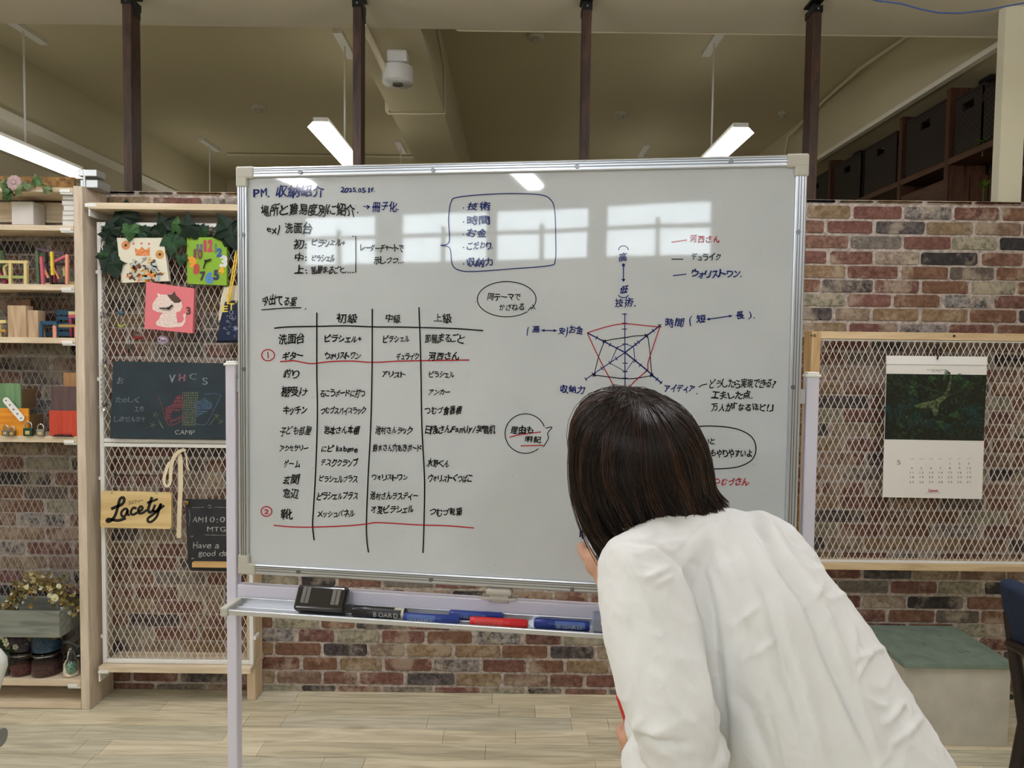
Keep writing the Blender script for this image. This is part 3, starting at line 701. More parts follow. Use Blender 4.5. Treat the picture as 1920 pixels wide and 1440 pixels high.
openbox(119, 144, 699, 724.5, 3.09, .08, wood('small_box', (150, 110, 72), (172, 130, 88), 'z', .5), KR, 'small natural wood box topmost on the purple one')
pl = Plane2((0, 3.06, 0), (0, -1, 0), 0)
t = thing('perforated_plate', 'white perforated metal strip leaning across the green and orange boxes', 'bracket', W(26, 768, 3.06))
a, b = W(12, 751, 3.058), W(40, 784, 3.058)
m = MB(); m.beam(a, b, .028, .003, (0, 1, 0)); m.build('strip', WH, t)
for q in (a, b): MB().cyl(q + Vector((0, -.0019, 0)), q + Vector((0, .0012, 0)), .014, 16).build('strip_end', WH, t)
m = MB()
for k in range(5): q = a.lerp(b, k / 4); m.cyl(q + Vector((0, -.0032, 0)), q + Vector((0, .001, 0)), .0035, 10)
m.build('hole', mat('hole_grey', (96, 96, 98), .6), t)
def padlock(u, label, s=1.0, body=(120, 120, 120), v=818):
    p = W(u, v, 3.048); p.y = 3.055
    z = SH['E']; r = .011 * s; h = .026 * s; p.y = 3.068
    p = W(u, 818, 3.068); 
    t = thing('padlock', label, 'padlock', (p.x, 3.068, z), 'small padlocks along the shelf edge')
    y = 3.056
    MB().rbox((p.x, y, z + h / 2), (.030 * s, .013, h), .003).build('lock_body', mat('lock_%d' % body[0], body, .3, .8), t)
    pts = [(p.x - r, y, z + h - .004)] + [(p.x - r * math.cos(a), y, z + h + .009 * s + r * math.sin(a)) for a in [PI * k / 8 for k in range(9)]] + [(p.x + r, y, z + h - .004)]
    MB().tube(pts, .0028, 8).build('shackle', mat('bright_steel', (200, 200, 200), .25, 1), t)
    MB().rbox((p.x, y - .007, z + h * .45), (.014 * s, .002, h * .45), .001).build('lock_label', mat('lock_label', (196, 176, 120), .5), t)
    return t
padlock(15, 'small steel padlock in front of the orange box', 1.0, (126, 126, 128)); padlock(27, 'brass-toned small padlock next to the steel one', .9, (134, 116, 86))
padlock(57, 'green banded padlock with a tall shackle', 1.35, (52, 92, 76)); padlock(80, 'steel padlock with keys beside the red box', 1.15, (150, 150, 150))
t = thing('hair_clip', 'dark red beaded clip lying before the red box', 'clip', W(118, 817, 3.05))
m = MB()
for k in range(9): q = W(104 + k * 3.6, 815.5, 3.056); m.ball((q.x, 3.056, SH['E'] + .005), .0055, 6)
m.build('bead', mat('bead_maroon', (84, 20, 30), .25), t); m = MB(); q = W(118, 817, 3.056); m.bb(q.x - .045, q.x + .045, 3.052, 3.06, SH['E'], SH['E'] + .003); m.build('clip_bar', BK, t)

# bottom shelf F: jars, planter, wreath
GL_ = glass('jar_glass', (236, 244, 242), .04)
def jar(u, zb, r, h, label, fill, fh=.45, y=3.13, lid=True, name='glass_jar', neck=.85, group='glass jars of potpourri'):
    p = W(u, 1250, y); t = thing(name, label, 'jar', (p.x, y, zb), group)
    MB().lathe([(r * .8, 0), (r, .006), (r * 1.02, h * .35), (r, h * .62), (r * neck, h * .78), (r * neck, h * .88)], (p.x, y, zb), 24).build('jar_body', GL_, t)
    MB().lathe([(r * .76, .002), (r * .95, .008), (r * .96, h * fh), (0, h * fh + .003)], (p.x, y, zb), 20).build('contents', fill, t)
    if lid:
        MB().lathe([(r * neck * 1.04, h * .885), (r * neck * 1.06, h * .94), (r * .7, h * .99), (0, h)], (p.x, y, zb), 24).build('lid', GL_, t)
        m = MB(); R_ = r * neck * 1.07; m.tube([(p.x + R_ * math.cos(a), y + R_ * math.sin(a), zb + h * .87) for a in [2 * PI * k / 20 for k in range(21)]], .0018, 5); m.tube([(p.x - R_, y - .01, zb + h * .87), (p.x - R_ * 1.15, y - .012, zb + h * .7), (p.x - R_ * 1.1, y - .01, zb + h * .95)], .0018, 5)
        m.build('wire_bail', mat('bright_steel', (0, 0, 0)), t)
    return t
def pot(n, a, b): return mat(n, a, .9, noise_amt=.5, nscale=120, bump=1, bscale=200)
zF = SH['F']
jh = .105
jar(45, zF + .001, .056, jh, 'lower glass jar with dusty red potpourri under the purple one', pot('potpourri_red', (118, 52, 52), 0), .42)
jar(88, zF + .001, .062, jh, 'lower glass jar with brown-red potpourri under the blue one', pot('potpourri_brown', (104, 62, 58), 0), .42)
jar(47, zF + .002 + jh, .054, .10, 'upper glass jar of dark purple petals', pot('petals_purple', (52, 38, 62), 0), .7)
jar(89, zF + .002 + jh, .060, .10, 'upper glass jar layered with blue and mauve petals', pot('petals_blue', (48, 92, 130), 0), .62)
jar(8, zF + .001, .062, .16, 'wide glass vase with white flowers beside the potpourri jars', mat('vase_fill', (98, 118, 104), .8, noise_amt=.4, nscale=90), .6, lid=False, name='glass_vase', neck=.7, group=None)
t = thing('glass_bottle', 'small ribbed glass bottle of mint-green stones by the upright', 'bottle', W(134, 1270, 3.11))
p = W(134, 1250, 3.11)
MB().lathe([(.024, 0), (.034, .006), (.036, .03), (.034, .062), (.018, .08), (.017, .11), (.019, .115)], (p.x, 3.11, zF + .001), 24).build('bottle_body', GL_, t)
MB().lathe([(.022, .003), (.031, .008), (.032, .05), (0, .055)], (p.x, 3.11, zF + .001), 16).build('contents', pot('stones_mint', (112, 150, 130), 0), t)
t = thing('tall_jar', 'tall glass jar tied with raffia standing behind the small bottle', 'jar', W(136, 1200, 3.17))
p = W(137, 1250, 3.18)
MB().lathe([(.036, 0), (.04, .006), (.04, .19), (.033, .215), (.033, .24)], (p.x, 3.18, zF + .001), 24).build('jar_body', GL_, t)
m = MB(); z = zF + .225
m.tube([(p.x + .036 * math.cos(a), 3.18 + .036 * math.sin(a), z) for a in [2 * PI * k / 16 for k in range(17)]], .005, 6)
for dx, dz in ((-.05, -.05), (-.02, -.07), (.0, -.05), (-.07, -.03)): m.tube([(p.x - .01, 3.142, z), (p.x + dx * .5, 3.135, z + .01), (p.x + dx, 3.13, z + dz)], .002, 5)
m.build('raffia_tie', mat('raffia', (166, 128, 66), .8), t)
# cellophane bundle on tall jar
t = thing('cellophane_bundle', 'crumpled clear cellophane bundle on the raffia-tied jar', 'wrapping', (p.x, 3.17, zF + .242))
bm = bmesh.new(); bmesh.ops.create_icosphere(bm, subdivisions=3, radius=.05)
for q in bm.verts:
    d = noise.noise(q.co * 40) * .02; q.co += q.co.normalized() * d; q.co.z *= 1.1; q.co.x *= .75
me = D.meshes.new('wrap'); bm.to_mesh(me); bm.free(); me.materials.append(glass('cellophane', (206, 206, 214), .12)); o = D.objects.new('wrap', me); COL.objects.link(o); o.parent = t; o.location = (0, 0, .055)
# flowers in vase
t = thing('flower_bunch', 'bunch of tiny white blossoms with green leaves in the wide glass vase', 'flowers', W(10, 1215, 3.13))
PET = mat('petal_cream', (214, 212, 186), .7); zv_ = zF + .15
for k in range(26):
    u = random.uniform(-14, 36); v = random.uniform(1180, 1214); y = random.uniform(3.07, 3.15); c = W(u, v, y); m = MB()
    for j in range(5): a = j * 2 * PI / 5; m.ball(c + Vector((math.cos(a) * .008, -.003, math.sin(a) * .008)), .0065, 5, (1, .5, 1))
    m.build('blossom', PET, t)
    MB().tube([(W(8, 1215, 3.13).x, 3.13, zF + .09), (c.x * .5 + W(8, 1215, 3.13).x * .5, y, c.z - .03), c], .0012, 4).build('stem', G1, t)
for k in range(16):
    c = W(random.uniform(-10, 30), random.uniform(1192, 1222), random.uniform(3.09, 3.15)); leaf_mesh(MB(), c, random.uniform(0, 6.28), .028, .3, 0, .3, 'x').build('leaf', G1, t)
# succulent in purple jar top: small green tuft
t = thing('moss_tuft', 'small grey-green moss tuft on the purple jar', 'plant', W(50, 1203, 3.1)); m = MB(); c0 = (W(50, 1250, 3.12).x, 3.10, zF + .002 + jh + .10)
for k in range(30): a = random.uniform(0, 6.28); d = Vector((math.cos(a) * .03, math.sin(a) * .02, random.uniform(.004, .014))); m.tube([c0, Vector(c0) + d], [.002, .0008], 4)
m.build('moss', mat('moss_grey_green', (86, 98, 76), .8), t)
# planter box resting on jars
PG = wood('grey_green_planter', (104, 108, 100), (134, 138, 128), 'x', .8)
zp = zF + .002 + jh + .101
xr = W(113, 1170, 3.02).x; t = thing('planter_box', 'weathered grey-green wooden planter box resting on the upper jars', 'planter', (-2.3, 3.12, zp))
x0 = -2.82; ph = .115; ya, yb = 3.015, 3.205
MB().rbox(((x0 + xr) / 2, ya + .006, zp + ph / 2), (xr - x0, .012, ph), .001).build('front_board', PG, t); MB().rbox(((x0 + xr) / 2, yb - .006, zp + ph / 2), (xr - x0, .012, ph), .001).build('back_board', PG, t)
MB().rbox((xr - .006, (ya + yb) / 2, zp + ph / 2), (.012, yb - ya - .026, ph), .001).build('end_board', PG, t); MB().rbox((x0 + .006, (ya + yb) / 2, zp + ph / 2), (.012, yb - ya - .026, ph), .001).build('end_board', PG, t)
MB().bb(x0 + .012, xr - .012, ya + .012, yb - .012, zp, zp + .008).build('base_board', PG, t)
# wreath
t = thing('flower_wreath', 'dried flower wreath in cream and olive standing in the planter box', 'wreath', W(72, 1155, 3.10))
cw = W(74, 1147, 3.10); Rw = .132
MB().tube([(cw.x + Rw * math.cos(a), 3.105, cw.z + Rw * math.sin(a)) for a in [2 * PI * k / 40 for k in range(41)]], .012, 8).build('wreath_ring', mat('twig_brown', (86, 72, 44), .9), t)
cols = [mat('moss_olive', (118, 106, 52), .85, noise_amt=.3, nscale=50), mat('petal_dry_cream', (186, 172, 128), .8), mat('moss_gold', (136, 112, 60), .85), mat('petal_pale', (212, 206, 182), .8)]
proto = {}
for k in range(290):
    a = random.uniform(-.32, PI + .38); rr = random.gauss(0, .021); y = 3.105 + random.uniform(-.038, .02)
    c = Vector((cw.x + (Rw + rr) * math.cos(a), y, cw.z + (Rw + rr) * math.sin(a))); j = random.choice([0, 0, 0, 1, 2, 2, 3])
    key = (j, random.randrange(3))
    if key not in proto:
        mm = MB(); rd = random.Random(key[0] * 7 + key[1])
        for q in range(8):
            an = rd.uniform(0, 6.28); e = Vector((math.cos(an), rd.uniform(-.8, .2), math.sin(an))) * .012; s_ = Vector((-math.sin(an), 0, math.cos(an))) * .006
            mm.add([(0, 0, 0), e * .6 + s_, e * 1.25, e * .6 - s_], [(0, 1, 2), (0, 2, 3)])
        me = D.meshes.new('dried_flower'); me.from_pydata(mm.v, [], mm.f); me.materials.append(cols[j]); me.update(); proto[key] = me
    o = D.objects.new('dried_flower', proto[key]); COL.objects.link(o); o.parent = t; o.location = c - wloc(t); o.rotation_euler = (random.uniform(-.4, .4), random.uniform(0, 6.28), 0); s_ = random.uniform(.55, .95); o.scale = (s_, s_, s_)
for (u, v, s_) in ((104, 1121, .021), (111, 1099, .014), (93, 1117, .011), (50, 1101, .012)):
    c = W(u, v, 3.062); m = MB()
    for k in range(12): a = k * 2 * PI / 12; leaf_mesh(m, c, a, s_, .15, 0, .2, 'x', .7)
    m.build('white_flower', PET, t); MB().ball(c + Vector((0, -.006, 0)), s_ * .28, 8, (1, .5, 1)).build('flower_centre', mat('flower_yellow', (206, 200, 90), .7), t)

# ================================================================ MESH PANEL WITH WALL ART
YP = 3.13
def pnl(x0, x1, z0, z1, label, zm=None, wood_frame=False):
    t = thing('mesh_panel', label, 'panel', ((x0 + x1) / 2, YP, z0)); f = .018
    parts = [(x0, x0 + f, z0, z1), (x1 - f, x1, z0, z1), (x0 + f, x1 - f, z0, z0 + f), (x0 + f, x1 - f, z1 - f, z1)]
    for a, b, c, d in parts: MB().rbox(((a + b) / 2, YP, (c + d) / 2), (b - a, .018, d - c), .003).build('frame_bar', WH, t)
    if zm: 
        for q in (zm + .010, zm - .010): MB().rbox(((x0 + x1) / 2, YP, q), (x1 - x0 - 2 * f, .018, .017), .003).build('frame_bar', WH, t)
    mesh_fill(MB(), x0 + f - .004, x1 - f + .004, z0 + f - .004, z1 - f + .004, YP).build('wire_mesh', MW, t, kind='stuff')
    return t
xL = W(187, 700, YP).x; xR = W(474, 700, YP).x
zT = W(300, 418, YP).z; zM = W(250, 830, YP).z; zB = W(300, 1243, YP).z
p1 = pnl(xL, xR, zB, zT, 'tall white wire mesh panel hung with clocks, chalkboards and ivy', zM)
for z in (zM + .28, zM - .16, zB + .12, zM + .75): 
    for x in (xL - .004, xR + .004): MB().rbox((x, YP + .02, z), (.012, .05, .016), .002).build('clip', WH, p1)
LG = wood('limewashed_grey', (150, 138, 124), (178, 166, 150), 'x', .7)
t = thing('ledge_shelf', 'limewashed ledge board running above the ivy covered mesh panel', 'shelf', ((xL + xR) / 2, 3.15, 2.17))
z0, z1 = zv(300, 393, 3.06), zv(300, 381, 3.06)
MB().rbox(((xL + xR) / 2, 3.155, (z0 + z1) / 2), (xR - xL, .19, z1 - z0), .002).build('ledge_board', LWX, t)
MB().rbox(((xL + xR) / 2, 3.215, z0 - .045), (xR - xL, .036, .089), .002).build('back_rail', LG, t)
MB().rbox((xL + .012, 3.062, (z0 + z1) / 2 + .002), (.05, .008, .016), .002).build('end_clip', WH, t); MB().bb(xL + .0, xL + .006, 3.064, 3.2, z0 - .03, z0 - .001).build('end_bracket', WH, t)
t = thing('ledge_shelf', 'thin limewashed board along the bottom of the tall mesh panel', 'shelf', ((xL + xR) / 2, 3.15, zB - .03))
z0, z1 = W(300, 1253, 3.09).z, W(300, 1243, 3.09).z
MB().rbox(((xL + xR) / 2, 3.17, zB - .014), (xR - xL, .165, .026), .002).build('ledge_board', LWX, t)
MB().bb(xL, xL + .045, 3.084, 3.09, zB - .03, zB - .018).build('end_clip', WH, t); MB().bb(xL, xL + .006, 3.09, 3.25, zB - .07, zB - .028).build('end_bracket', WH, t)
tag(MB().rbox((-1.17, 3.21, 1.06), (.038, .094, 2.12), .003).build('timber_upright', wood('pale_pine', (204, 182, 150), (226, 206, 176), 'z', .6, .8)), 'pale pine upright behind the whiteboard stand at the mesh panel edge', 'post')
# ivy garland
IV = [mat('ivy_dark', (16, 40, 24), .5, noise_amt=.4, nscale=40, spec=.3), mat('ivy_mid', (30, 64, 34), .5, noise_amt=.4, nscale=40, spec=.3), mat('ivy_light', (54, 92, 46), .5, noise_amt=.3, nscale=40, spec=.3)]
t = thing('ivy_garland', 'dark green artificial ivy garland draped over the mesh panel top', 'garland', W(300, 440, 3.09))
S7 = 6.857
ivy = [(330, 180, 2.3, .118, 0), (150, 420, 1.5, .07, 0), (190, 330, .3, .07, 0), (430, 380, 3.1, .075, 2), (700, 390, 1.2, .07, 0), (870, 260, .5, .09, 0), (1040, 290, -.2, .07, 2), (1180, 300, .0, .105, 0),
       (1340, 400, -.3, .085, 0), (1380, 360, -.9, .06, 1), (1700, 330, .6, .13, 0), (1770, 420, 3.3, .12, 0), (960, 470, 2.2, .09, 1), (1010, 520, 3.0, .10, 1), (970, 620, 3.3, .06, 1), (1090, 740, 3.2, .05, 1),
       (240, 560, 2.6, .08, 0), (170, 740, 2.9, .11, 0), (230, 800, 3.4, .12, 0), (90, 680, 1.2, .05, 1), (560, 380, 1.8, .06, 1), (1600, 360, 2.8, .06, 1)]
for i, (zx, zy, an, s_, c) in enumerate(ivy):
    p = W(180 + zx / S7, 380 + zy / S7, 3.10 - .006 * (i % 4)) ; ofs = Vector((math.sin(an), 0, -math.cos(an))) * s_ * .38
    o = leaf_mesh(MB(), p + ofs, an, s_ * .98, random.uniform(-.05, .18), random.uniform(-.25, .25), random.uniform(.1, .35)).build('ivy_leaf', IV[c], t)
    sm = MB(); sm.tube([p + ofs + Vector((0, .002, 0)), p + ofs * 1.3 + Vector((0, .012, 0)), p + ofs * 1.6 + Vector((0, .02, .01))], .0014, 4); sm.build('leaf_stalk', IV[1], t)
MB().tube([W(u, v, 3.115) for u, v in [(192, 520), (196, 480), (204, 445), (230, 428), (262, 436), (300, 432), (340, 424), (380, 432), (420, 440), (455, 428)]], .003, 6).build('vine_stem', mat('ivy_stem', (88, 74, 50), .7), t)

def board_at(c4, y, th, m, tilt=0):           # quad from four viewed corners at depth y
    mb = MB(); mb.prism([W(u, v, y) for u, v in c4], (0, -1, 0), th); return mb
# clock 1: cream, crown and sweets
t = thing('canvas_clock', 'cream canvas clock with an orange crown and a heap of collaged sweets', 'clock', W(268, 488, 3.1))
board_at([(219, 446), (306, 446), (317, 527), (228, 530)], 3.094, .018, None).build('canvas', mat('canvas_cream', (216, 212, 192), .8), t)
pl = Plane2((0, 3.094, 0), (0, -1, 0), .001)
def Z7(x, y): return (180 + x / S7, 380 + y / S7)
for (x, y, a, b) in ((382, 548, (214, 132, 72), (226, 172, 128)), (820, 665, (208, 150, 60), (222, 184, 96))):
    m = MB(); cx, cy = Z7(x, y)
    for k in range(16): an = k * 22.5; fillpoly(m, pl, [(cx, cy)] + ell(cx, cy, 8.3, 8.3, an, an + 17, 3))
    m.build('printed_flower', mat('flower_print_%d' % x, a, .7), t); m = MB(); disc(m, Plane2((0, 3.094, 0), (0, -1, 0), .0015), cx, cy, 2.6); m.build('flower_eye', mat('flower_eye', (92, 44, 20), .7), t)
m = MB(); fillpoly(m, pl, [Z7(x, y) for x, y in [(512, 680), (495, 575), (545, 610), (590, 565), (635, 610), (690, 570), (692, 682)]]); m.build('printed_crown', mat('crown_orange', (226, 140, 84), .7, noise_amt=.3, nscale=120), t)
m = MB()
for x, y in ((483, 528), (585, 525), (682, 530)): disc(m, pl, *Z7(x, y), 2.2)
m.build('crown_ball', mat('crown_pink', (206, 110, 118), .7), t)
candy = [(206, 198, 186), (104, 60, 50), (220, 166, 66), (132, 176, 186), (228, 128, 62), (86, 66, 54), (184, 190, 180)]
pl2 = [Plane2((0, 3.094, 0), (0, -1, 0), .001 + .0004 * k) for k in range(7)]
ms = [MB() for _ in candy]
rd = random.Random(3)
for k in range(120):
    while True:
        x = rd.uniform(400, 860); y = rd.uniform(710, 1005)
        if ((x - 630) / 235) ** 2 + ((y - 905) / 105) ** 2 < 1 or ((x - 520) / 70) ** 2 + ((y - 800) / 80) ** 2 < 1 or ((x - 700) / 60) ** 2 + ((y - 800) / 90) ** 2 < 1: break
    j = rd.randrange(7); cx, cy = Z7(x, y); a = rd.uniform(0, PI); l, w_ = rd.uniform(2.5, 5), rd.uniform(1.2, 2.4)
    fillpoly(ms[j], pl2[j], [(cx + l * math.cos(a) * i - w_ * math.sin(a) * q, cy + l * math.sin(a) * i + w_ * math.cos(a) * q) for i, q in ((-1, -1), (1, -1), (1, 1), (-1, 1))])
for j, mm in enumerate(ms): mm.build('printed_sweets', mat('sweet_%d' % j, candy[j], .6), t)
def hands(t, c, ends, y, m):
    for nm, (u, v), w_ in zip(('hour_hand', 'minute_hand'), ends, (.007, .005)):
        MB().beam(W(c[0], c[1], y), W(u, v, y), w_, .0015, (0, 1, 0)).build(nm, m, t)
    MB().cyl(W(c[0], c[1], y + .006), W(c[0], c[1], y - .003), .006, 12).build('spindle', m, t)
hands(t, Z7(610, 720), (Z7(650, 682), Z7(580, 770)), 3.086, mat('hand_silver', (196, 196, 196), .3, .6))
# clock 2: green with numbers
t = thing('canvas_clock', 'lime green canvas clock with a ring of colourful paper numbers', 'clock', W(388, 488, 3.1))
board_at([(350, 445), (425, 445), (425, 535), (351, 532)], 3.098, .018, None).build('canvas', mat('canvas_lime', (132, 172, 52), .8), t)
pl = Plane2((0, 3.098, 0), (0, -1, 0), .001); plb = Plane2((0, 3.098, 0), (0, -1, 0), .0018)
nums = [('11', 1330, 580, 90, 90, (98, 98, 116)), ('12', 1440, 555, 130, 140, (180, 66, 84)), ('1', 1540, 585, 50, 110, (96, 130, 86)), ('2', 1585, 640, 80, 100, (52, 84, 160)), ('3', 1640, 755, 110, 140, (206, 206, 206)), ('4', 1610, 870, 90, 90, (216, 170, 44)),
        ('5', 1548, 925, 90, 120, (52, 58, 74)), ('6', 1458, 960, 120, 140, (82, 130, 186)), ('7', 1370, 940, 80, 110, (62, 56, 58)), ('8', 1290, 850, 90, 120, (176, 70, 66)), ('9', 1235, 760, 120, 130, (222, 150, 50)), ('10', 1310, 660, 130, 120, (108, 76, 56))]
for s_, x, y, w_, h, c in nums:
    m = MB(); cx, cy = Z7(x, y); write(m, pl if ord(s_[0]) % 2 else plb, s_, cx - w_ / S7 / 2, cx + w_ / S7 / 2, cy, h / S7 * 1.25, .05, .3); m.build('paper_number', mat('num_%s' % s_, c, .7), t)
hands(t, Z7(1410, 750), (Z7(1480, 728), Z7(1380, 850)), 3.09, BK)
MB().tube([W(396, 446, 3.105), W(396, 436, 3.10), W(400, 430, 3.10), W(397, 424, 3.105)], .0018, 6).build('wire_hook', BK, t)
# clock 3: pink with cat
t = thing('canvas_clock', 'pink canvas clock with a white paper cat wearing a brown ear patch', 'clock', W(318, 578, 3.08))
board_at([(274, 528), (364, 541), (361, 625), (271, 616)], 3.072, .02, None).build('canvas', mat('canvas_pink', (214, 116, 122), .8), t)
pl = Plane2((0, 3.072, 0), (0, -1, 0), .001); plb = Plane2((0, 3.072, 0), (0, -1, 0), .0018)
def Z8(x, y): return (180 + x / S7, 540 + y / S7)
cat = [(785, 60), (830, 85), (915, 85), (1000, 70), (1060, 130), (1100, 180), (1110, 240), (1085, 295), (1030, 315), (1035, 380), (1050, 450), (1110, 440), (1130, 400), (1120, 340), (1165, 320), (1150, 360), (1150, 430), (1110, 495), (1040, 500), (960, 510), (850, 500), (780, 480), (768, 440), (800, 410), (830, 350), (860, 320), (780, 305), (730, 280), (722, 220), (745, 170), (795, 110)]
m = MB(); fillpoly(m, pl, [Z8(x, y) for x, y in cat]); m.build('paper_cat', mat('cat_paper', (226, 206, 196), .8, noise_amt=.12, nscale=140, bump=.5), t)
m = MB(); fillpoly(m, plb, [Z8(x, y) for x, y in [(912, 85), (975, 82), (1008, 42), (1030, 95), (1070, 130), (1098, 165), (1070, 190), (1010, 192), (960, 150)]]); m.build('ear_patch', mat('patch_brown', (84, 62, 54), .8), t)
m = MB(); write(m, plb, '3', *[Z8(1155, 0)[0], Z8(1220, 0)[0]], Z8(0, 290)[1], 17, .03, 0); m.build('paper_number', mat('patch_brown', (0, 0, 0)), t)
hands(t, Z8(930, 262), (Z8(985, 218), Z8(815, 260)), 3.064, BK)
# charms
CR = glass('crystal', (236, 236, 240), .05)
def charm(label, name, u, v, build, hook_v):
    t = thing(name, label, 'charm', W(u, v, 3.115), 'small charms hooked on the mesh'); build(t)
    MB().tube([W(u, v, 3.115), W(u + 1, hook_v, 3.12), W(u, hook_v - 3, 3.126)], .0012, 5).build('hook_wire', ST, t)
def c1(t):
    a, b = W(266, 620, 3.11), W(258, 633, 3.11); MB().lathe([(.0, .0), (.012, .004), (.016, .02), (.0, .05)], b, 10).build('clear_drop', CR, t); MB().ball(b, .016, 8, (1.3, .6, .5)).build('red_heart', mat('charm_red', (150, 30, 34), .3), t)
charm('clear and red glass charm under the pink cat clock corner', 'glass_charm', 262, 622, c1, 612)
def c2(t):
    b = W(306, 638, 3.11); MB().ball(b, .026, 14, (1, .5, .9)).build('bead_face', mat('bead_lilac', (178, 164, 178), .25, noise_amt=.3, nscale=200), t)
    m = MB(); [m.ball(b + Vector((dx, -.013, dz)), .0038, 6) for dx, dz in ((-.01, .003), (.012, -.001), (.001, -.002))]; m.build('dark_bead', mat('bead_violet', (60, 40, 84), .3), t)
    m = MB(); [m.tube([b + Vector((s * .004, 0, -.02)), b + Vector((s * .018, 0, -.035)), b + Vector((s * .012, 0, -.05)), b + Vector((s * .016, 0, -.056))], .002, 6) for s in (-1, 1)]; m.build('bead_leg', ST, t)
charm('round lilac bead figure charm dangling below the pink cat clock', 'bead_charm', 306, 631, c2, 622)
def c3(t):
    b = W(242, 650, 3.11); MB().rbox(b, (.022, .01, .022), .003).build('lantern_body', mat('charm_dark', (70, 74, 58), .4), t); MB().tube([b + Vector((0, 0, -.01)), b + Vector((-.003, 0, -.03))], .003, 6).build('tassel', BK, t)
charm('tiny dark lantern charm above the big chalkboard', 'lantern_charm', 242, 648, c3, 638)
def c4(t):
    b = W(227, 587, 3.112); MB().ball(b, .014, 8, (1, .4, .7)).build('blue_bow', mat('charm_blue', (48, 84, 104), .4), t)
    m = MB(); m.tube([b + Vector((-.014, 0, -.05)), b + Vector((-.002, 0, -.062)), b + Vector((.014, 0, -.05))], .004, 6); m.build('lime_crescent', mat('charm_lime', (172, 182, 72), .4), t); MB().tube([b, b + Vector((-.002, 0, -.055))], .0012, 5).build('thread', ST, t)
charm('blue bow charm with a lime crescent hooked on the mesh', 'bow_charm', 227, 585, c4, 577)
t = thing('crystal_garland', 'string of clear crystal beads and acrylic flowers down the mesh panel edge', 'garland', W(194, 560, 3.11))
pts = [W(193 + 2 * math.sin(v * .05), v, 3.112) for v in range(470, 775, 6)]; MB().tube(pts, .0008, 4).build('thread', ST, t)
for v in list(range(478, 770, 9)): MB().ball(W(193 + 2 * math.sin(v * .05), v, 3.11), .006, 8).build('crystal_bead', CR, t)
for v in (594, 681, 761):
    m = MB(); c = W(197, v, 3.108)
    for k in range(7): a = k * 2 * PI / 7; leaf_mesh(m, c, a, .028, .25, 0, .3, 'x', 1.1)
    m.build('acrylic_flower', CR, t); MB().ball(c + Vector((0, -.006, 0)), .006, 8).build('flower_bead', CR, t)
tag(MB().tube([W(194, 452, 3.11), W(191, 462, 3.10), W(193, 472, 3.10), W(199, 466, 3.105)], .0022, 6).build('wire_hook', WH), 'white S-shaped hook below the ivy at the panel corner', 'hook')
# bags
t = thing('drawstring_bag', 'navy drawstring bag with yellow cords beside the green clock', 'bag', W(436, 600, 3.09))
NV = mat('navy_cloth', (30, 40, 66), .9, noise_amt=.15, nscale=60, bump=.4, bscale=300)
def sack(pts, y, d, m, t, nm):
    mb = MB(); P = [W(u, v, y) for u, v in pts]; c = sum(P, Vector()) / len(P)
    k = len(P); fr = [c + (p - c) * .9 + Vector((0, -d, 0)) for p in P]; bk = [c + (p - c) * .9 + Vector((0, d, 0)) for p in P]
    mb.add(fr + P + bk, [tuple(range(k))] + [(i, k + i, k + (i + 1) % k, (i + 1) % k) for i in range(k)] + [(k + i, 2 * k + i, 2 * k + (i + 1) % k, k + (i + 1) % k) for i in range(k)] + [tuple(range(3 * k - 1, 2 * k - 1, -1))])
    return mb.build(nm, m, t)
sack([(422, 566), (436, 563), (466, 566), (474, 600), (478, 642), (406, 643), (412, 605), (418, 580)], 3.09, .012, NV, t, 'bag_body')
pl = Plane2((0, 3.078, 0), (0, -1, 0), .0008); m = MB()
write(m, pl, "ET'S", *[Z8(1620, 0)[0], Z8(1900, 0)[0]], Z8(0, 265)[1], 15, .02, .5, slope=-.35); m.build('printed_letters', mat('print_yellow', (214, 190, 62), .7), t)
m = MB()
for (x, y, r) in [(1690, 430, 2), (1650, 515, 1.6), (1735, 370, 3), (1700, 580, 2.4), (1760, 400, 2), (1740, 310, 3.4)]: stroke(m, pl, ell(*Z8(x, y), r, r, 0, 360, 10), .5, False)
for k in range(9): stroke(m, pl, ell(*Z8(1780 + 8 * k % 40, 500 + 10 * k % 60), 2.5, 2, k * 40, k * 40 + 200, 8), .5, False)
for k in range(12): x, y = random.uniform(1660, 1800), random.uniform(330, 620); stroke(m, pl, [Z8(x, y), Z8(x + random.uniform(-25, 25), y + random.uniform(-25, 25))], .45, False)
m.build('printed_doodle', mat('print_pale', (186, 190, 204), .7), t)
YC = mat('cord_yellow', (222, 186, 66), .6)
for dx in (0, 4): MB().tube([W(443 + dx, 466, 3.088), W(438 + dx, 500, 3.082), W(430 + dx, 545, 3.078), W(427 + dx, 566, 3.08)], .0035, 6).build('cord', YC, t)
MB().tube([W(426, 552, 3.076), W(429, 560, 3.072), W(427, 570, 3.076)], .005, 6).build('cord', YC, t)
t = thing('cotton_pouch', 'cream cotton pouch tucked behind the navy drawstring bag', 'bag', W(424, 560, 3.11))
sack([(420, 538), (446, 535), (452, 600), (409, 604), (414, 560)], 3.112, .006, mat('cream_cloth', (206, 198, 174), .9, bump=.4), t, 'pouch_body'); MB().tube([W(424, 538, 3.104), W(426, 500, 3.11), W(430, 470, 3.12)], .0015, 5).build('green_cord', mat('cord_green', (96, 128, 88), .7), t)

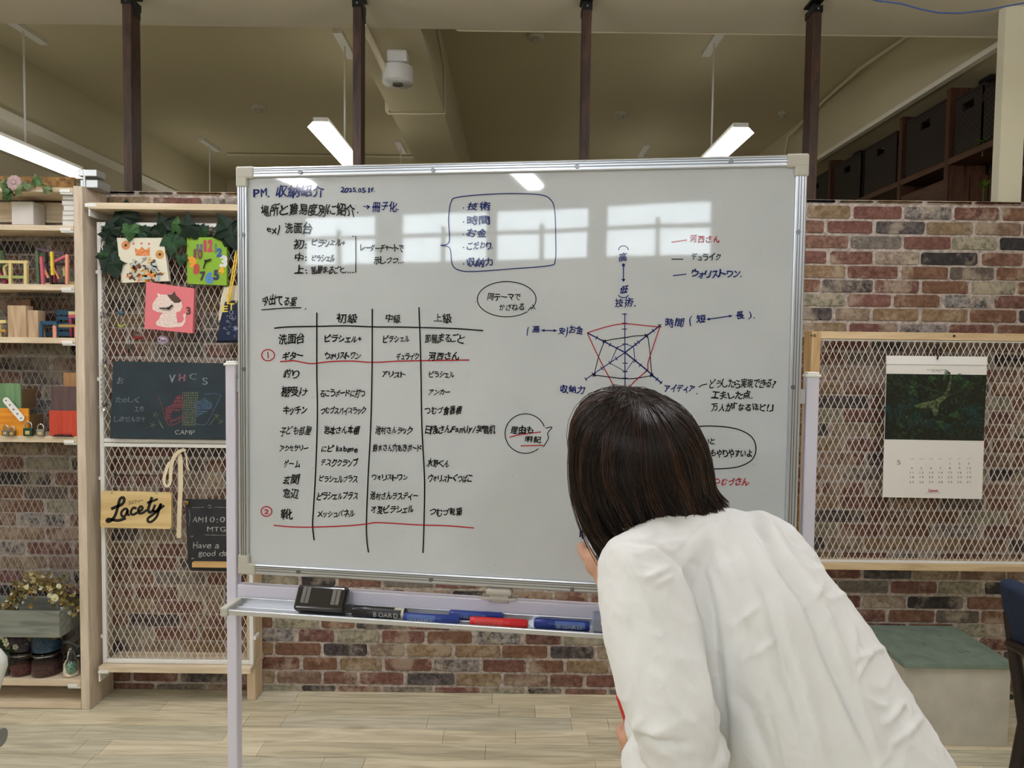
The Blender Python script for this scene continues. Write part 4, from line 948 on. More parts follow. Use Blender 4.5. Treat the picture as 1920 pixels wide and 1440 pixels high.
# big chalkboard
t = thing('chalkboard', 'wide dark chalkboard with faded chalk drawings and the word camp', 'chalkboard', W(320, 822, 3.10))
ch4 = [(212, 677), (460, 682), (455, 824), (206, 822)]
board_at(ch4, 3.10, .012, None).build('board', mat('chalkboard_blue', (38, 52, 60), .7, noise_amt=.15, nscale=9), t)
pl = Plane2((0, 3.10, 0), (0, -1, 0), .0008)
K = 4.174
def Z2(x, y): return (x / K, 660 + y / K)
def chalk(rgb): return mat('chalk_%d_%d' % (rgb[0], rgb[1]), rgb, .95, noise_amt=.5, nscale=160)
m = MB()
for s_, x, y, w_, h in (('お', 915, 225, 55, 60), ('たのしく', 905, 375, 190, 45), ('工作', 1050, 445, 80, 45), ('しませんか?', 890, 525, 245, 45)):
    write(m, pl, s_, x / K, (x + w_) / K, 660 + y / K, h / K, 0, 1)
m.build('chalk_writing', chalk((122, 132, 136)), t)
m = MB(); write(m, pl, 'CAMP', 1365 / K, 1530 / K, 660 + 628 / K, 11, .006, .8); m.build('chalk_writing', chalk((150, 156, 156)), t)
m = MB(); write(m, pl, 'V', 1320 / K, 1375 / K, 660 + 205 / K, 18, .02, .5); write(m, pl, 'C', 1480 / K, 1540 / K, 660 + 190 / K, 14, 0, .8); write(m, pl, 'S', 1570 / K, 1635 / K, 660 + 225 / K, 18, 0, .8); m.build('chalk_writing', chalk((130, 138, 140)), t)
m = MB(); write(m, pl, 'H', 1395 / K, 1455 / K, 660 + 200 / K, 16, .03, .4); m.build('chalk_writing', chalk((134, 96, 108)), t)
def hatch(m, poly, step, w_, a=0):
    xs_ = [p[0] for p in poly]; ys_ = [p[1] for p in poly]; n = len(poly)
    y = min(ys_)
    while y < max(ys_):
        X = []
        for i in range(n):
            (xa, ya), (xb, yb) = poly[i], poly[(i + 1) % n]
            if (ya <= y < yb) or (yb <= y < ya): X.append(xa + (y - ya) / (yb - ya) * (xb - xa))
        X.sort()
        for i in range(0, len(X) - 1, 2): stroke(m, pl, [Z2(X[i], y + random.uniform(-2, 2)), Z2(X[i + 1], y + random.uniform(-6, 6))], w_, False)
        y += step
m = MB(); hatch(m, [(1290, 440), (1345, 415), (1380, 345), (1430, 330), (1440, 440), (1400, 460), (1350, 460), (1330, 530), (1300, 540)], 9, 1.2); stroke(m, pl, [Z2(x, y) for x, y in [(1240, 350), (1275, 450), (1310, 560), (1350, 570), (1430, 530), (1440, 480)]], 1); hatch(m, [(1315, 540), (1440, 495), (1440, 515), (1330, 560)], 8, 1); m.build('chalk_drawing', chalk((136, 72, 82)), t)
m = MB()
for k in range(9): stroke(m, pl, [Z2(1430 + k * 15, 310), Z2(1428 + k * 12, 580)], .6, False)
for k in range(14): stroke(m, pl, [Z2(1430, 320 + k * 19), Z2(1550 - k * 1.2, 322 + k * 19)], .6, False)
for (x, y) in ((1215, 490), (1195, 570), (1695, 500), (1730, 545)):
    for k in range(5): a = k * 1.256; stroke(m, pl, [Z2(x, y), Z2(x + 26 * math.cos(a), y + 26 * math.sin(a))], .6, False)
stroke(m, pl, [Z2(1240, 530), Z2(1280, 600), Z2(1250, 560)], .8); stroke(m, pl, [Z2(1640, 570), Z2(1680, 520)], .8); m.build('chalk_drawing', chalk((126, 134, 104)), t)
m = MB(); hatch(m, [(1520, 400), (1600, 360), (1660, 400), (1660, 440), (1570, 490), (1530, 520)], 9, 1.1); stroke(m, pl, [Z2(x, y) for x, y in [(1520, 560), (1600, 570), (1640, 520), (1700, 400), (1720, 330), (1600, 330)]], 1); m.build('chalk_drawing', chalk((84, 110, 134)), t)
# wooden name sign
t = thing('wooden_sign', 'pale plywood name sign with black brush lettering hanging by chains', 'sign', W(255, 990, 3.09))
sg = [(192, 921), (317, 924), (321, 927), (321, 988), (318, 992), (192, 989), (188, 986), (190, 924)]
board_at(sg, 3.085, .014, None).build('sign_board', wood('plywood_pale', (196, 168, 112), (216, 190, 136), 'x', .6, .5), t)
pl = Plane2((0, 3.085, 0), (0, -1, 0), .0008)
def ZS(x, y): return (x / K, 660 + y / K)
m = MB()
def brush(pts, w0=5.5): stroke(m, pl, [ZS(x, y) for x, y in pts], w0)
# script capital and letters drawn stroke by stroke
brush([(870, 1230), (900, 1215), (950, 1195), (972, 1165), (965, 1140), (940, 1150), (925, 1200), (905, 1270), (880, 1310), (850, 1328), (836, 1320), (850, 1308), (890, 1315), (930, 1318), (985, 1300)])
brush([(1000, 1232), (975, 1228), (950, 1255), (955, 1285), (980, 1280), (1000, 1235), (998, 1270), (1015, 1275)], 4.6)
brush([(1068, 1228), (1050, 1218), (1030, 1235), (1025, 1265), (1045, 1272), (1075, 1255)], 4.6)
brush([(1080, 1250), (1110, 1235), (1115, 1215), (1098, 1210), (1082, 1235), (1088, 1262), (1120, 1258), (1150, 1235)], 4.6)
brush([(1190, 1135), (1175, 1180), (1160, 1235), (1175, 1255), (1205, 1235)], 5.6); brush([(1150, 1180), (1185, 1170), (1235, 1150)], 4.2)
brush([(1215, 1195), (1200, 1235), (1215, 1250), (1240, 1225), (1258, 1190)], 4.8); brush([(1262, 1185), (1245, 1235), (1225, 1290), (1185, 1328), (1158, 1325), (1160, 1300), (1200, 1270), (1285, 1200)], 4.6)
m.build('brush_lettering', mat('ink_sign_black', (18, 18, 18), .5), t)
m = MB(); write(m, pl, 'ラスティー', 1000 / K, 1120 / K, 660 + 1180 / K, 8, 0, .3, slope=-.2); m.build('small_lettering', mat('ink_sign_black', (0, 0, 0)), t)
for x in (885, 1235):
    m = MB(); a = W(x / K, 660 + 965 / K, 3.115); b = W((x - 12) / K, 660 + 1105 / K, 3.082)
    for k in range(9): q = a.lerp(b, k / 8); m.tube([q + Vector((.003 * math.cos(a_), 0, .004 * math.sin(a_))) for a_ in [2 * PI * j / 8 for j in range(9)]], .0012, 5)
    m.build('chain', ST, t)
MB().tube([W(885 / K, 660 + 965 / K, 3.12), W(1235 / K, 660 + 970 / K, 3.12)], .0015, 5).build('hanging_wire', BK, t)
# ribbon
t = thing('satin_ribbon', 'cream satin ribbon looped over the mesh between the sign and small blackboard', 'ribbon', W(340, 850, 3.1))
def ribbon(pts, w_, nm):
    P = [W(x / K, 660 + y / K, yy) for x, y, yy in pts]; n = len(P); A = []; B = []
    for i, p in enumerate(P):
        d = (P[min(i + 1, n - 1)] - P[max(i - 1, 0)]).normalized(); s_ = Vector((-d.z, 0, d.x)); s_ = s_ if s_.length > .1 else Vector((1, 0, 0)); A.append(p + s_ * w_ / 2 + Vector((0, .003 * math.sin(i), 0))); B.append(p - s_ * w_ / 2)
    o = MB().add(A + B, [(i, i + 1, n + i + 1, n + i) for i in range(n - 1)], True).build(nm, mat('satin_cream', (216, 202, 172), .35), t)
    md = o.modifiers.new('thickness', 'SOLIDIFY'); md.thickness = .0008; sb = o.modifiers.new('smooth', 'SUBSURF'); sb.levels = 2; sb.render_levels = 2
ribbon([(1400, 780, 3.10), (1412, 850, 3.098), (1410, 940, 3.10), (1415, 1030, 3.096), (1410, 1120, 3.1), (1405, 1250, 3.095), (1400, 1380, 3.1), (1400, 1440, 3.1), (1398, 1460, 3.1)], .023, 'ribbon_tail')
ribbon([(1460, 770, 3.10), (1420, 765, 3.09), (1370, 800, 3.088), (1340, 870, 3.09), (1335, 960, 3.092), (1335, 1040, 3.09), (1300, 1060, 3.09), (1275, 1020, 3.095), (1290, 940, 3.1), (1330, 850, 3.105)], .018, 'ribbon_loop')
ribbon([(1440, 780, 3.11), (1465, 830, 3.11), (1455, 890, 3.112), (1490, 940, 3.115)], .008, 'ribbon_end')
# small blackboard
t = thing('blackboard_sign', 'small black chalk sign with opening time and a greeting', 'chalkboard', W(405, 1068, 3.10))
board_at([(347, 936), (462, 938), (462, 1072), (360, 1070), (353, 1064), (350, 1000)], 3.09, .010, None).build('board', mat('slate_black', (42, 44, 48), .75, noise_amt=.2, nscale=20), t)
pl = Plane2((0, 3.09, 0), (0, -1, 0), .0008); m = MB()
write(m, pl, 'AM10:00', 361, 436, 974, 13, 0, .7); write(m, pl, 'MTG', 388, 424, 992, 13, 0, .7); stroke(m, pl, [(384, 1003), (440, 1004)], .6)
write(m, pl, 'Have a', 362, 412, 1022, 15, .004, .7); write(m, pl, 'good day', 371, 436, 1037, 14, .004, .7); write(m, pl, '"', 357, 362, 1008, 10, 0, .7); write(m, pl, '"', 359, 364, 1050, 10, 0, .7)
stroke(m, pl, [(360, 952), (385, 951)], .6); stroke(m, pl, ell(393, 950, 3, 3), .6, False); stroke(m, pl, [(402, 951), (450, 952)], .6); stroke(m, pl, [(354, 955), (356, 970), (354, 985)], .5)
m.build('chalk_writing', chalk((170, 172, 170)), t)
a, b = W(363, 1062, 3.085), W(462, 1053, 3.085); MB().bb(a.x, b.x, 3.07, 3.09, W(380, 1062, 3.085).z, W(380, 1053, 3.085).z).build('chalk_rail', wood('rail_pine', (190, 150, 96), (210, 172, 116), 'x', .6), t)
MB().ball(W(350, 943, 3.082), .011, 8, (1, .6, 1)).build('brass_nail', mat('brass_old', (140, 108, 60), .4, .7), t)
MB().tube([W(372, 938, 3.10), W(400, 896, 3.12), W(402, 893, 3.122), W(404, 896, 3.12), W(430, 938, 3.10)], .0018, 5).build('hanging_string', mat('jute', (150, 116, 80), .9), t)
# ================================================================ RIGHT: FRAMED MESH PANEL, CALENDAR, BOX, CHAIR
PN = wood('pine_rail', (190, 164, 126), (214, 190, 152), 'x', .65, .8); PNz = wood('pine_rail_upright', (176, 144, 100), (202, 172, 126), 'z', .65, .8)
t = thing('mesh_panel', 'white wire mesh panel in a pine frame carrying the hanging calendar', 'panel', (2.0, 3.17, .63))
yf = 3.12
x0 = W(1517, 800, yf).x; x1 = 2.62; zt0, zt1 = W(1700, 637, yf).z, W(1700, 623, yf).z; zb0, zb1 = W(1700, 1070, yf).z, W(1700, 1057, yf).z
MB().rbox(((x0 + x1) / 2 + .02, yf + .045, (zt0 + zt1) / 2), (x1 - x0 - .04, .09, zt1 - zt0), .002).build('frame_rail', PN, t)
MB().rbox(((x0 + x1) / 2, yf + .045, (zb0 + zb1) / 2), (x1 - x0, .09, zb1 - zb0), .002).build('frame_rail', PN, t)
MB().rbox((x0 + .02, yf + .042, (zb1 + zt1) / 2), (.04, .084, zt1 - zb1 - .0005), .002).build('frame_upright', PNz, t); MB().rbox((x1 - .02, yf + .042, (zb1 + zt0) / 2), (.04, .084, zt0 - zb1 - .001), .002).build('frame_upright', PNz, t)
ym = yf + .012
for a, b, c, d in ((x0 + .04, x1 - .04, zb1 + .001, zb1 + .012), (x0 + .04, x1 - .04, zt0 - .008, zt0 - .001)): MB().bb(a, b, ym - .004, ym + .006, c, d).build('mesh_edge', WH, t)
mesh_fill(MB(), x0 + .04, x1 - .04, zb1 + .006, zt0 - .004, ym, t=.0036).build('wire_mesh', MW, t, kind='stuff')
pl = Plane2((0, yf, 0), (0, -1, 0), .0008); m = MB(); write(m, pl, '4右', 1519, 1531, 629, 6, .02, .5); m.build('pencil_mark', mat('ink_sign_black', (0, 0, 0)), t)
disc_ = MB(); q = W(1789, 630, yf); disc_.cyl((q.x, yf + .004, q.z), (q.x, yf - .001, q.z), .006, 10); q = W(1541, 1062, yf); disc_.cyl((q.x, yf + .004, q.z), (q.x, yf - .001, q.z), .005, 10); disc_.build('wood_knot', mat('knot_dark', (50, 34, 24), .8), t)
# calendar
t = thing('wall_calendar', 'white wall calendar with a dark forest photograph hanging on the mesh', 'calendar', W(1757, 800, 3.11))
yc = 3.105
K5 = 3.1295
def Z5(x, y): return (1480 + x / K5, 640 + y / K5)
board_at([Z5(572, 86), Z5(1162, 92), Z5(1130, 926), Z5(548, 914)], yc, .004, None).build('calendar_sheets', mat('paper_white', (222, 220, 214), .8), t)
board_at([Z5(572, 84), Z5(1163, 90), Z5(1161, 140), Z5(571, 134)], yc - .002, .008, None).build('top_binding', mat('paper_binding', (230, 229, 226), .6), t)
pl = Plane2((0, yc, 0), (0, -1, 0), .0006); plb = Plane2((0, yc, 0), (0, -1, 0), .0012); plc = Plane2((0, yc, 0), (0, -1, 0), .0018)
pm, N, L, b_ = new_mat('forest_print'); g = N.new('ShaderNodeNewGeometry'); n1 = N.new('ShaderNodeTexNoise'); n1.inputs['Scale'].default_value = 55; n1.inputs['Detail'].default_value = 9; n1.inputs['Roughness'].default_value = .75; n1.inputs['Distortion'].default_value = 1.5
n2 = N.new('ShaderNodeTexNoise'); n2.inputs['Scale'].default_value = 9; L.new(g.outputs['Position'], n1.inputs['Vector']); L.new(g.outputs['Position'], n2.inputs['Vector'])
r = N.new('ShaderNodeValToRGB'); e = r.color_ramp.elements; e[0].position = .45; e[0].color = C((5, 10, 10)); e[1].position = .66; e[1].color = C((74, 112, 74)); q = r.color_ramp.elements.new(.54); q.color = C((16, 34, 28))
L.new(n1.outputs[0], r.inputs[0]); r2 = N.new('ShaderNodeValToRGB'); r2.color_ramp.elements[0].position = .35; r2.color_ramp.elements[1].position = .7; r2.color_ramp.elements[0].color = (.25, .25, .25, 1)
L.new(n2.outputs[0], r2.inputs[0]); mx = N.new('ShaderNodeMix'); mx.data_type = 'RGBA'; mx.blend_type = 'MULTIPLY'; mx.inputs[0].default_value = 1; L.new(r.outputs[0], mx.inputs[6]); L.new(r2.outputs[0], mx.inputs[7]); L.new(mx.outputs[2], b_.inputs['Base Color']); b_.inputs['Roughness'].default_value = .35
m = MB(); fillpoly(m, pl, [Z5(570, 190), Z5(1158, 197), Z5(1142, 584), Z5(559, 575)]); m.build('forest_photograph', pm, t)
def tone(nm, rgb, polys, kind='f', P=plb, w_=1.0):
    m = MB()
    for p in polys:
        if kind == 'f': fillpoly(m, P, [Z5(*q) for q in p])
        else: stroke(m, P, [Z5(*q) for q in p], w_)
    m.build(nm, mat('print_' + nm, rgb, .4, noise_amt=.75, nscale=120), t)
tone('printed_trunk', (76, 90, 60), [[(735, 375), (790, 358), (850, 345), (900, 320), (930, 270), (945, 200), (958, 200), (945, 280), (925, 330), (880, 370), (870, 430), (850, 440), (835, 395), (780, 392), (740, 390)]])
tone('printed_branch', (44, 66, 44), [[(830, 200), (840, 240), (870, 262)], [(760, 250), (800, 275), (860, 290), (910, 300)], [(1000, 200), (975, 240), (945, 270)], [(700, 215), (735, 260), (742, 300)], [(930, 320), (990, 300), (1040, 260), (1120, 245)], [(750, 395), (730, 430), (710, 455), (700, 490)], [(768, 392), (760, 440), (740, 470)]], 's', w_=1.6)
rdf = random.Random(21)
def fern(cx, cy, L, ang, n=9):
    out = []
    for k in range(n):
        t_ = (k + 1) / n; bx, by = cx + L * t_ * math.cos(ang), cy + L * t_ * math.sin(ang) - 18 * math.sin(t_ * 3)
        l = L * .34 * math.sin(.35 + t_ * 2.6)
        for sg in (-1, 1): a_ = ang + sg * 1.0; out.append([(bx, by), (bx + l * math.cos(a_), by + l * math.sin(a_))])
    out.append([(cx, cy), (cx + L / 2 * math.cos(ang), cy + L / 2 * math.sin(ang) - 18), (cx + L * math.cos(ang), cy + L * math.sin(ang))]); return out
for nm, rgb, spots in (('printed_fern', (34, 70, 72), [(640, 480, 110, -1.3), (600, 470, 90, -2.0), (700, 520, 110, -.9), (780, 470, 110, .5), (900, 480, 95, 1.0), (1000, 400, 120, .3), (1020, 500, 110, -.2), (690, 400, 80, -.6), (1050, 430, 90, -.5)]),
                       ('printed_leafage', (58, 92, 54), [(900, 230, 60, -.8), (860, 210, 60, 2.4), (960, 215, 60, .2), (740, 230, 60, 1.9), (1080, 250, 70, 2.8), (700, 300, 60, .5), (860, 470, 70, .8), (930, 440, 70, .2)])):
    ls = [l for q_ in spots for l in fern(*q_)]
    m = MB()
    for p in ls: stroke(m, plb, [Z5(*q) for q in p], 1.0, len(p) > 2)
    m.build(nm, mat('print_' + nm, rgb, .4, noise_amt=.6, nscale=90), t, kind='stuff')
GY = mat('print_grey', (120, 118, 118), .6)
m = MB(); stroke(m, plb, [Z5(571, 135), Z5(1160, 141)], .5, False)
write(m, pl, 'World Heritage Journey', *[Z5(808, 0)[0], Z5(922, 0)[0]], Z5(0, 166)[1], 4.2, 0, 0); write(m, pl, 'Europe 2025', *[Z5(838, 0)[0], Z5(890, 0)[0]], Z5(0, 177)[1], 2.6, 0, 0)
write(m, pl, '5', *[Z5(630, 0)[0], Z5(655, 0)[0]], Z5(0, 710)[1], 11, 0, 0)
X = [718, 775, 831, 886, 942, 998, 1053]
for i, d_ in enumerate(['SUN', 'MON', 'TUE', 'WED', 'THU', 'FRI', 'SAT']): write(m, pl, d_, Z5(X[i] - 12, 0)[0], Z5(X[i] + 12, 0)[0], Z5(0, 690)[1], 2.2, 0, 0)
m.build('printed_text', GY, t)
mg, mr = MB(), MB(); dd = 1
for rr_, y in enumerate((717, 744, 770, 797, 826)):
    for i in range(7):
        if rr_ == 0 and i < 4: continue
        s_ = str(dd); wd = 8 * len(s_); write(mr if (i == 0 or dd in (3, 5, 6)) else mg, pl, s_, Z5(X[i] - wd, 0)[0], Z5(X[i] + wd, 0)[0], Z5(0, y)[1], 5, 0, 0); dd += 1
mg.build('printed_dates', mat('print_date', (96, 94, 96), .6), t, kind='stuff'); mr.build('printed_dates', mat('print_date_red', (156, 72, 78), .6), t, kind='stuff')
m = MB(); write(m, pl, 'Canon', Z5(814, 0)[0], Z5(873, 0)[0], Z5(0, 875)[1], 6.5, .03, 0); m.build('printed_logo', mat('print_red', (168, 28, 48), .6), t)
m = MB(); write(m, pl, 'CANON MARKETING JAPAN', Z5(800, 0)[0], Z5(886, 0)[0], Z5(0, 889)[1], 2.2, 0, 0); m.build('printed_text', GY, t)
MB().tube([W(*Z5(868, 105), 3.095), W(*Z5(874, 84), 3.09), W(*Z5(862, 70), 3.10), W(*Z5(866, 45), 3.12), W(*Z5(872, 20), 3.13)], .0035, 6).build('hanging_hook', BK, t)
# box stool
t = thing('storage_box', 'white box stool with a sage green painted lid by the brick wall', 'box', (1.84, 3.04, 0))
GRN = mat('sage_green', (124, 142, 130), .5, noise_amt=.12, nscale=14); BXW = mat('box_greige', (196, 192, 180), .7, noise_amt=.06, nscale=12)
def yawbox(x0, x1, y0, y1, z0, z1, m, nm): return MB().rbox(((x0 + x1) / 2, (y0 + y1) / 2, (z0 + z1) / 2), (x1 - x0, y1 - y0, z1 - z0), .002).build(nm, m, t)
fl = W(1697, 1243, 2.84); fr = W(1903, 1250, 2.84); zl = fl.z
xa, xb = fl.x, fr.x
yawbox(xa + .004, xb - .004, 2.855, 3.235, 0, zl - .022, BXW, 'box_body'); yawbox(xa - .004, xb + .006, 2.84, 3.245, zl - .022, zl, GRN, 'lid')
m = MB(); q = Plane2((0, 0, zl), (0, 0, 1), .0006)
for pts in ([(1794, 1220), (1803, 1223), (1812, 1221), (1820, 1224)], [(1760, 1190), (1764, 1192)], [(1730, 1205), (1735, 1210)]): stroke(m, q, pts, .9)
m.build('scuff_mark', mat('scuff', (60, 74, 66), .7), t)
# navy chair (only its back edge and rear leg reach into the picture)
NVU = mat('navy_upholstery', (30, 42, 66), .85, noise_amt=.1, nscale=60, bump=.4, bscale=250); DKW = mat('chair_dark_wood', (34, 24, 20), .45)
t = thing('dining_chair', 'navy upholstered chair with dark legs beside the white box', 'chair', (1.72, 2.0, 0))
xb = W(1893, 1200, 2.0).x + .12
bm_ = MB(); P = []
for k in range(7):
    f_ = k / 6; z = .72 + .24 * f_; xo = xb + .045 - .05 * f_; P.append((xo, z))
m = MB(); m.rbox((xb + .035, 2.0, .79), (.055, .44, .24), .022, Matrix.Rotation(-.22, 3, 'Y'), 4); m.build('backrest', NVU, t)
m = MB(); m.rbox((xb + .29, 2.0, .45), (.44, .46, .07), .025, None, 4); m.build('seat', NVU, t)
for yy in (1.80, 2.20):
    MB().tube([(xb + .03, yy, 0), (xb + .055, yy, .25), (xb + .085, yy, .44), (xb + .05, yy, .62), (xb + .015, yy, .80)], [.014, .018, .021, .019, .014], 10).build('rear_leg', DKW, t)
    MB().tube([(xb + .46, yy, 0), (xb + .46, yy, .42)], [.012, .02], 10).build('front_leg', DKW, t)
MB().tube([(xb + .028, 1.80, .70), (xb + .012, 1.86, .71), (xb + .01, 2.0, .715), (xb + .012, 2.14, .71), (xb + .028, 2.20, .70)], .017, 10).build('back_rail', DKW, t)
# pale desk items at the very left edge
t = thing('office_chair', 'grey office chair with white rounded back frame at the picture edge', 'chair', (-1.35, 1.72, 0))
WPL = mat('white_plastic', (216, 220, 216), .35)
def wl(u, v, y=1.6): return W(u, v, y)
pts = [wl(-70, 1330), wl(-60, 1240), wl(-40, 1215), wl(-22, 1214), wl(-7, 1224), wl(3, 1236), wl(4, 1249), wl(-9, 1290), wl(-20, 1335), wl(-60, 1345)]
MB().tube([tuple(p) for p in pts] + [tuple(pts[0])], .014, 10, sq=.7).build('back_frame', WPL, t)
m = MB(); m.prism([p + Vector((0, .004, 0)) for p in pts], (0, -1, 0), .006); m.build('back_mesh', mat('chair_mesh', (120, 124, 118), .9), t)
c = W(-7, 1383, 1.55); MB().tube([c + Vector((-.45, 0, 0)), c, c + Vector((.012, 0, 0))], [.022, .022, .020], 16).build('armrest', mat('grey_plastic', (138, 142, 144), .35), t)
cx = c.x - .45
MB().cyl((cx, 1.6, .12), (cx, 1.6, .48), .025).build('gas_column', BK, t); MB().rbox((cx, 1.6, .51), (.46, .46, .07), .03, None, 3).build('seat', mat('grey_fabric', (90, 92, 94), .9), t)
MB().tube([(cx, 1.62, .53), (cx - .02, 1.66, .62), tuple(pts[0] + Vector((-.01, .0, -.02)))], .018, 8).build('back_post', WPL, t); MB().tube([(cx, 1.55, .52), (cx, 1.55, c.z)], .016, 8).build('arm_post', WPL, t)
for k in range(5):
    a = k * 2 * PI / 5; e = (cx + .27 * math.cos(a), 1.6 + .27 * math.sin(a), .065); MB().tube([(cx, 1.6, .12), e], [.022, .014], 8).build('base_arm', BK, t); MB().cyl((e[0] - .012, e[1], .026), (e[0] + .012, e[1], .026), .026).build('caster', BK, t)

# ================================================================ WHITEBOARD ON ITS STAND
A = Vector((-.628, 1.628, 0)); B = Vector((.597, 1.466, 0)); BT = (B - A).normalized(); BN = Vector((BT.y, -BT.x, 0)); BN = BN if BN.y < 0 else -BN
BWI = (B - A).length; ZT, ZB = 2.009, 1.079; BR = Matrix.Rotation(math.atan2(BT.y, BT.x), 3, 'Z')
def L3(s, d, z): return A + BT * s - BN * d + Vector((0, 0, z))      # s along the board, d behind the front face
AL = mat('aluminium', (200, 203, 208), .28, .75); ALD = mat('aluminium_groove', (120, 124, 128), .35, .7)
def brd(m, s0, s1, d0, d1, z0, z1, r=.002): return m.rbox(L3((s0 + s1) / 2, (d0 + d1) / 2, (z0 + z1) / 2), (s1 - s0, d1 - d0, z1 - z0), r, BR)
wbt = thing('whiteboard', 'large whiteboard in an aluminium frame covered in handwritten notes and a radar chart', 'whiteboard', L3(BWI / 2, 0, ZB))
FW = .024
BDM, N_, L_, b_ = new_mat('board_enamel'); b_.inputs['Base Color'].default_value = C((194, 201, 205)); b_.inputs['Roughness'].default_value = .45; b_.inputs['Coat Weight'].default_value = 1; b_.inputs['Coat Roughness'].default_value = .035; b_.inputs['Coat IOR'].default_value = 1.55; b_.inputs['Specular IOR Level'].default_value = .2
g = N_.new('ShaderNodeNewGeometry'); n1 = N_.new('ShaderNodeTexNoise'); n1.inputs['Scale'].default_value = 5; n1.inputs['Detail'].default_value = 6; L_.new(g.outputs['Position'], n1.inputs['Vector'])
r = N_.new('ShaderNodeValToRGB'); e = r.color_ramp.elements; e[0].position = .3; e[1].position = .75; e[0].color = C((192, 199, 204)); e[1].color = C((203, 208, 213)); L_.new(n1.outputs[0], r.inputs[0]); L_.new(r.outputs[0], b_.inputs['Base Color'])
n3 = N_.new('ShaderNodeTexNoise'); n3.inputs['Scale'].default_value = 2.2; n3.inputs['Detail'].default_value = 1; L_.new(g.outputs['Position'], n3.inputs['Vector']); bp = N_.new('ShaderNodeBump'); bp.inputs['Strength'].default_value = .25; bp.inputs['Distance'].default_value = .003; L_.new(n3.outputs[0], bp.inputs['Height']); L_.new(bp.outputs[0], b_.inputs['Coat Normal'])
brd(MB(), FW - .004, BWI - FW + .004, .003, .014, ZB + FW - .004, ZT - FW + .004, .0005).build('writing_surface', BDM, wbt)
for nm, (s0, s1, z0, z1) in dict(a=(.02, BWI - .02, ZT - FW, ZT), b=(.02, BWI - .02, ZB, ZB + FW), c=(0, FW, ZB + .02, ZT - .02), d=(BWI - FW, BWI, ZB + .02, ZT - .02)).items():
    brd(MB(), s0, s1, -.004, .018, z0, z1, .003).build('frame_bar', AL, wbt)
    m = MB(); hz = (s1 - s0) > .1
    if hz:
        for k in (.38, .62, .8): zc = z0 + FW * k; brd(m, s0 + .01, s1 - .01, -.0052, -.0042, zc - .0009, zc + .0009, .0002)
    else:
        for k in (.3, .5, .75): sc_ = s0 + FW * k; brd(m, sc_ - .0009, sc_ + .0009, -.0052, -.0042, z0 + .01, z1 - .01, .0002)
    m.build('frame_groove', ALD, wbt)
CP = mat('corner_plastic', (188, 186, 176), .5)
for s0, s1, z0, z1, s2, s3, z2, z3 in ((-.002, .042, ZT - .026, ZT + .002, -.002, .026, ZT - .045, ZT - .02), (BWI - .042, BWI + .002, ZT - .026, ZT + .002, BWI - .026, BWI + .002, ZT - .045, ZT - .02), (-.002, .042, ZB - .002, ZB + .026, -.002, .026, ZB + .02, ZB + .045), (BWI - .042, BWI + .002, ZB - .002, ZB + .026, BWI - .026, BWI + .002, ZB + .02, ZB + .045)):
    m = MB(); brd(m, s0, s1, -.006, .02, z0, z1, .004); brd(m, s2, s3, -.0058, .0198, z2, z3, .004); m.build('corner_cap', CP, wbt)
PLB = Plane2(L3(0, .003, 0), BN, .0009); SCR = mat('screw_steel', (120, 122, 124), .3, .9)
for (u, v) in ((563, 323), (812, 319), (1082, 312), (1371, 303), (456, 440), (457, 692), (1497, 435), (1487, 726), (559, 1072), (808, 1087), (1073, 1105)):
    q = WP(u, v, L3(0, -.005, 0), BN); m = MB(); m.cyl(q, q + BN * .002, .0048, 12); m.build('screw', SCR, wbt); 
# stand
sd = thing('whiteboard_stand', 'white metal stand with two posts and a cross rail carrying the whiteboard', 'stand', L3(BWI / 2, .01, 0))
POW = mat('powder_white', (214, 212, 228), .4)
pc = mat('post_cap', (226, 226, 220), .5)
for s0, zt in ((-.033, W(432, 684, 1.64).z), (BWI + .012, W(1520, 706, 1.46).z)):
    brd(MB(), s0, s0 + .025, .0, .025, .06, zt, .003).build('post', POW, sd)
    m = MB(); brd(m, s0 - .003, s0 + .028, -.003, .028, zt - .002, zt + .004, .002); brd(m, s0, s0 + .025, .0, .025, zt + .003, zt + .009, .004); m.build('post_cap', pc, sd)
    brd(MB(), s0 - .003, s0 + .028, -.28, .30, .05, .075, .004).build('foot_bar', POW, sd)
    for d in (-.26, .28): q = L3(s0 + .0125, d, .026); MB().cyl(q - BT * .012, q + BT * .012, .026, 20).build('caster', BK, sd)
zr = W(445, 1112, 1.64).z
m = MB(); brd(m, -.008, BWI + .012, .002, .022, zr - .030, zr + .024, .003); m.build('cross_rail', POW, sd)
m = MB(); brd(m, -.008, BWI + .012, .0, .02, .12, .16, .003); m.build('lower_rail', POW, sd)
for s0 in (-.008, BWI): brd(MB(), s0, s0 + .012, .006, .022, 1.5, 1.53, .001).build('board_pivot', AL, sd)
m = MB(); q = .545; u_ = (935, 1108); qq = WP(935, 1108, L3(0, -.004, 0), BN); s_ = (qq - A).dot(BT)
brd(m, s_ - .03, s_ + .03, -.006, .022, ZB - .020, ZB - .001, .007); brd(m, s_ - .022, s_ + .022, -.003, .018, ZB - .034, ZB - .018, .003); brd(m, s_ - .04, s_ + .04, -.004, .02, zr + .024, zr + .030, .001); m.build('latch', CP, sd)
